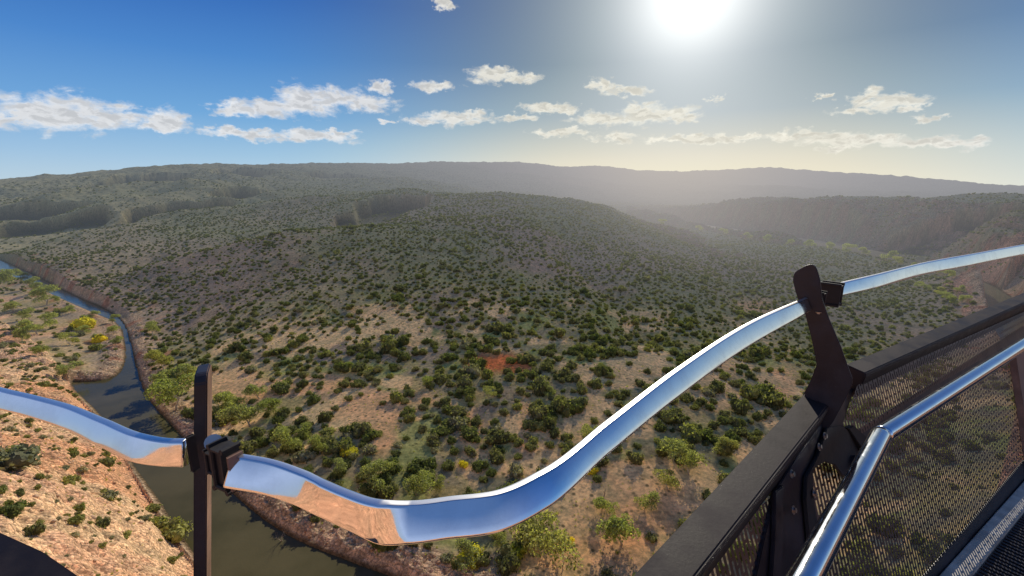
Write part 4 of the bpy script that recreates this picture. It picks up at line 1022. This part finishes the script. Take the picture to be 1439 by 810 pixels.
# round end of the inner handrail bracket
bm = bmesh.new(); n_ = Vector(NL3).normalized(); q_ = n_.to_track_quat('Z', 'Y').to_matrix().to_4x4(); q_.translation = Vector(on_plane(1187,656,NL3,CL3))+n_*.045
bmesh.ops.create_cone(bm, cap_ends=True, segments=32, radius1=.040, radius2=.040, depth=.05, matrix=q_); bmesh.ops.bevel(bm, geom=[e for e in bm.edges if len(e.link_faces) == 2 and e.calc_face_angle(0) > 1], offset=.004, segments=2, affect='EDGES')
P(link(bm, 'handrail_bracket', m_dark, rail))
# perforated sheets and their frame bars
P(pl('perforated_panel', [(1000,775),(1030,742),(1086,694),(1084,760),(1075,860),(930,860)], NL3, CL3, 0, m_perf, rail, .004, True))
P(pl('perforated_panel', [(1196,541),(1439,436),(1700,330),(1700,350),(1439,468),(1300,545),(1185,620),(1172,604)], NR3, CR3, 0, m_perf, rail, .021, True))
P(pl('perforated_panel', [(1132,650),(1150,640),(1186,630),(1300,560),(1439,480),(1600,390),(1600,530),(1439,650),(1300,810),(1270,860),(1130,860)], NR3, CR3, 0, m_perf, rail, .009, True))
P(pl('frame_bar', [(1168,600),(1182,614),(1300,541),(1439,455),(1700,335),(1700,355),(1439,479),(1300,566),(1196,636),(1184,630)], NR3, CR3, .008, m_dark, rail, .010))
P(pl('frame_bar', [(1439,640),(1600,500),(1600,540),(1439,677),(1318,812),(1280,860),(1240,860),(1298,800)], NR3, CR3, .006, m_dark, rail, .010))
P(pl('frame_bar', [(1076,690),(1088,680),(1086,760),(1078,860),(1066,860),(1074,760)], NL3, CL3, .01, m_dark, rail, .014))
pst = P(pl('post', [(1412,496),(1424,488),(1460,468),(1470,640),(1452,662),(1437,668)], NR3, CR3, .03, m_brown, rail, .012))
for y in (520, 545, 570, 600, 630): bolt(Vector(on_plane(1430+(y-500)*.09, y, NR3, CR3))+Vector(NR3).normalized()*.042, NR3, .004, pst)
# sloping brace behind the post
P(pl('brace', [(1170,600),(1178,596),(1205,620),(1216,640),(1206,646),(1192,632)], NR3, CR3, .02, m_black, rail, .03))
# inner polished handrail tube with a mitred bend
def pipe(name, pts, r, mat, parent):
    pts = [Vector(p) for p in pts]; bm = bmesh.new(); rings = []; S = 32
    ts = [(pts[i+1]-pts[i]).normalized() for i in range(len(pts)-1)]
    for i, p in enumerate(pts):
        t0_ = ts[max(i-1, 0)]; t1_ = ts[min(i, len(ts)-1)]; nn_ = (t0_+t1_).normalized()
        u = t0_.cross(Vector((0, 0, 1))).normalized(); v = t0_.cross(u); ring = []
        for k_ in range(S):
            q = p+(u*math.cos(k_*2*PI/S)+v*math.sin(k_*2*PI/S))*r
            q = q+t0_*((p-q).dot(nn_)/t0_.dot(nn_)); ring.append(bm.verts.new(q))
        rings.append(ring)
    for i in range(len(rings)-1):
        for k_ in range(S): bm.faces.new((rings[i][k_], rings[i][(k_+1) % S], rings[i+1][(k_+1) % S], rings[i+1][k_]))
    bm.faces.new(rings[0]); bm.faces.new(rings[-1]); o = link(bm, name, mat, parent, True)
    return o
B0 = PZ(1560,402,-.75); B1 = PZ(1439,484,-.75); Bm = PZ(1238,612,-.75); B2 = PZ(1131,812,-.75); B3 = B2+(B2-Bm)*1.2
B0 = B1+(B1-Bm)*1.3
o = P(pipe('handrail', [B0, B1, Bm+(B1-Bm)*.012, Bm], .0262, m_chrome, rail)); o = P(pipe('handrail', [Bm, Bm+(B2-Bm)*.02, B2, B3], .0275, m_chrome, rail))
# left post, seen almost edge-on
pb = PZ(281,815,-.56); ptp = PZ(282,528,-.262); dirp = Vector(ptp-pb)
view = Vector((pb+ptp)/2).normalized(); edge_r = Vector((F/700, 0, 0)); side = dirp.cross(view).normalized()
if side.x < 0: side = -side
depthv = view.cross(dirp.normalized()).normalized(); away = Vector((view.x, view.y, 0)).normalized()
vx = Vector((-.47, .88, 0)).normalized()          # direction of the plate's width, nearly along the view
thk = Vector((vx.y, -vx.x, 0))*.0165
lo_ = Vector(pb)-dirp*1.6; base3 = [lo_, Vector(ptp)]
def left_post():
    bm = bmesh.new(); wv = vx*.075; prof = []
    d = dirp.normalized(); H = (Vector(ptp)-lo_).length
    outline = [(0, 0), (0, H-.012), (.004, H-.003), (.012, H), (.050, H), (.068, H-.008), (.075, H-.022), (.075, 0)]
    a = [bm.verts.new(lo_+vx*x+d*y-thk*.5) for x, y in outline]; f = bm.faces.new(a)
    g = bmesh.ops.extrude_face_region(bm, geom=[f]); vs = [v for v in g['geom'] if isinstance(v, bmesh.types.BMVert)]; bmesh.ops.translate(bm, verts=vs, vec=thk)
    bmesh.ops.bevel(bm, geom=list(bm.edges), offset=.0018, segments=2, affect='EDGES'); bmesh.ops.recalc_face_normals(bm, faces=bm.faces)
    bm.faces.ensure_lookup_table()
    o = link(bm, 'post', m_dark, rail); o.data.materials.append(m_brown)
    tn = thk.normalized()
    for p_ in o.data.polygons:
        if p_.normal.dot(tn) > .7: p_.material_index = 1  # sunlight on the post's right side painted in as lighter brown
    return o
lp = P(left_post())
tl_ = Vector(PZ(330,661,-.35)-PZ(264,634.5,-.35)).normalized(); nl_ = Vector((tl_.y, -tl_.x, 0))
if nl_.dot(Vector((0, -1, 0))) < 0: nl_ = -nl_
block('clamp', cent(318,655), tl_*.024, nl_*.015, up_*.056, m_black, lp, .006)
block('clamp', cent(333,662), tl_*.003, nl_*.018, up_*.046, m_brown, lp, .0008)
block('clamp', cent(271,637), tl_*.004, nl_*.008, up_*.050, m_black, lp, .001)
block('clamp', cent(303,648), tl_*.016, nl_*.012, up_*.030, m_black, lp, .003)
bolt(cent(300,622,-.345), Vector((.5, -.7, .5)), .0075, lp)
# deck: grating along the far bay, kerb strip, plate under the visitor
deck = bpy.data.objects.new('walkway_deck', None); COL.objects.link(deck); deck.location = (1.5, 0, -1.5)
tag(deck, 'dark ribbed walkway deck with pale edge strip behind the inner handrail', 'deck')
def PD_(o): o.matrix_parent_inverse = Matrix.Translation((-1.5, 0, 1.5)); return o
e1 = PZ(1439,676,-1.46); e2 = PZ(1318,811,-1.46); f1 = PZ(1439,712,-1.46); f2 = PZ(1361,811,-1.46)
dr = Vector(e1-e2).normalized(); inn = Vector(f2-e2); inn = (inn-dr*inn.dot(dr)); wdt = inn.length; inn.normalize()
o0 = Vector(e2)-dr*1.6
def quad_prism(name, a, b, c, d, h, mat, parent, bev=.003):
    bm = bmesh.new(); vs = [bm.verts.new(v) for v in (a, b, c, d)]; f = bm.faces.new(vs); g = bmesh.ops.extrude_face_region(bm, geom=[f])
    bmesh.ops.translate(bm, verts=[v for v in g['geom'] if isinstance(v, bmesh.types.BMVert)], vec=(0, 0, -h)); bmesh.ops.recalc_face_normals(bm, faces=bm.faces)
    bmesh.ops.bevel(bm, geom=list(bm.edges), offset=bev, segments=2, affect='EDGES'); return link(bm, name, mat, parent)
PD_(quad_prism('edge_strip', o0, o0+dr*6, o0+dr*6+inn*wdt, o0+inn*wdt, .06, m_grey, deck))
bm = bmesh.new(); L0 = o0+inn*(wdt+.004)+Vector((0, 0, -.035)); k_ = 0
while k_*.026 < 5.5:
    a = L0+dr*(k_*.026); g = bmesh.ops.create_cube(bm, size=1)
    for v in g['verts']: v.co = a+inn*(v.co.x+.5)*1.5+dr*v.co.y*.012+Vector((0, 0, v.co.z*.022))
    k_ += 1
for q in (.18, .52, .86, 1.2):
    g = bmesh.ops.create_cube(bm, size=1)
    for v in g['verts']: v.co = L0+inn*(q+v.co.x*.012)+dr*(v.co.y+.5)*5.5+Vector((0, 0, -.02+v.co.z*.016))
PD_(link(bm, 'grating', m_dark, deck))
PD_(quad_prism('deck_plate', L0+Vector((0, 0, -.04)), L0+dr*5.5+Vector((0, 0, -.04)), L0+dr*5.5+inn*1.5+Vector((0, 0, -.04)), L0+inn*1.5+Vector((0, 0, -.04)), .04, m_black, deck))
PD_(quad_prism('deck_plate', Vector((-1.4, .15, -1.5)), Vector((.45, .1, -1.5)), Vector((.9, -2.5, -1.5)), Vector((-1.4, -2.5, -1.5)), .03, m_dark, deck))


scene.view_settings.view_transform = 'Standard'; scene.view_settings.look = 'None'; scene.view_settings.exposure = 0; scene.view_settings.gamma = 1
scene.cycles.max_bounces = 5; scene.cycles.diffuse_bounces = 2; scene.cycles.glossy_bounces = 3; scene.cycles.transmission_bounces = 2; scene.cycles.transparent_max_bounces = 12
scene.cycles.use_denoising = True
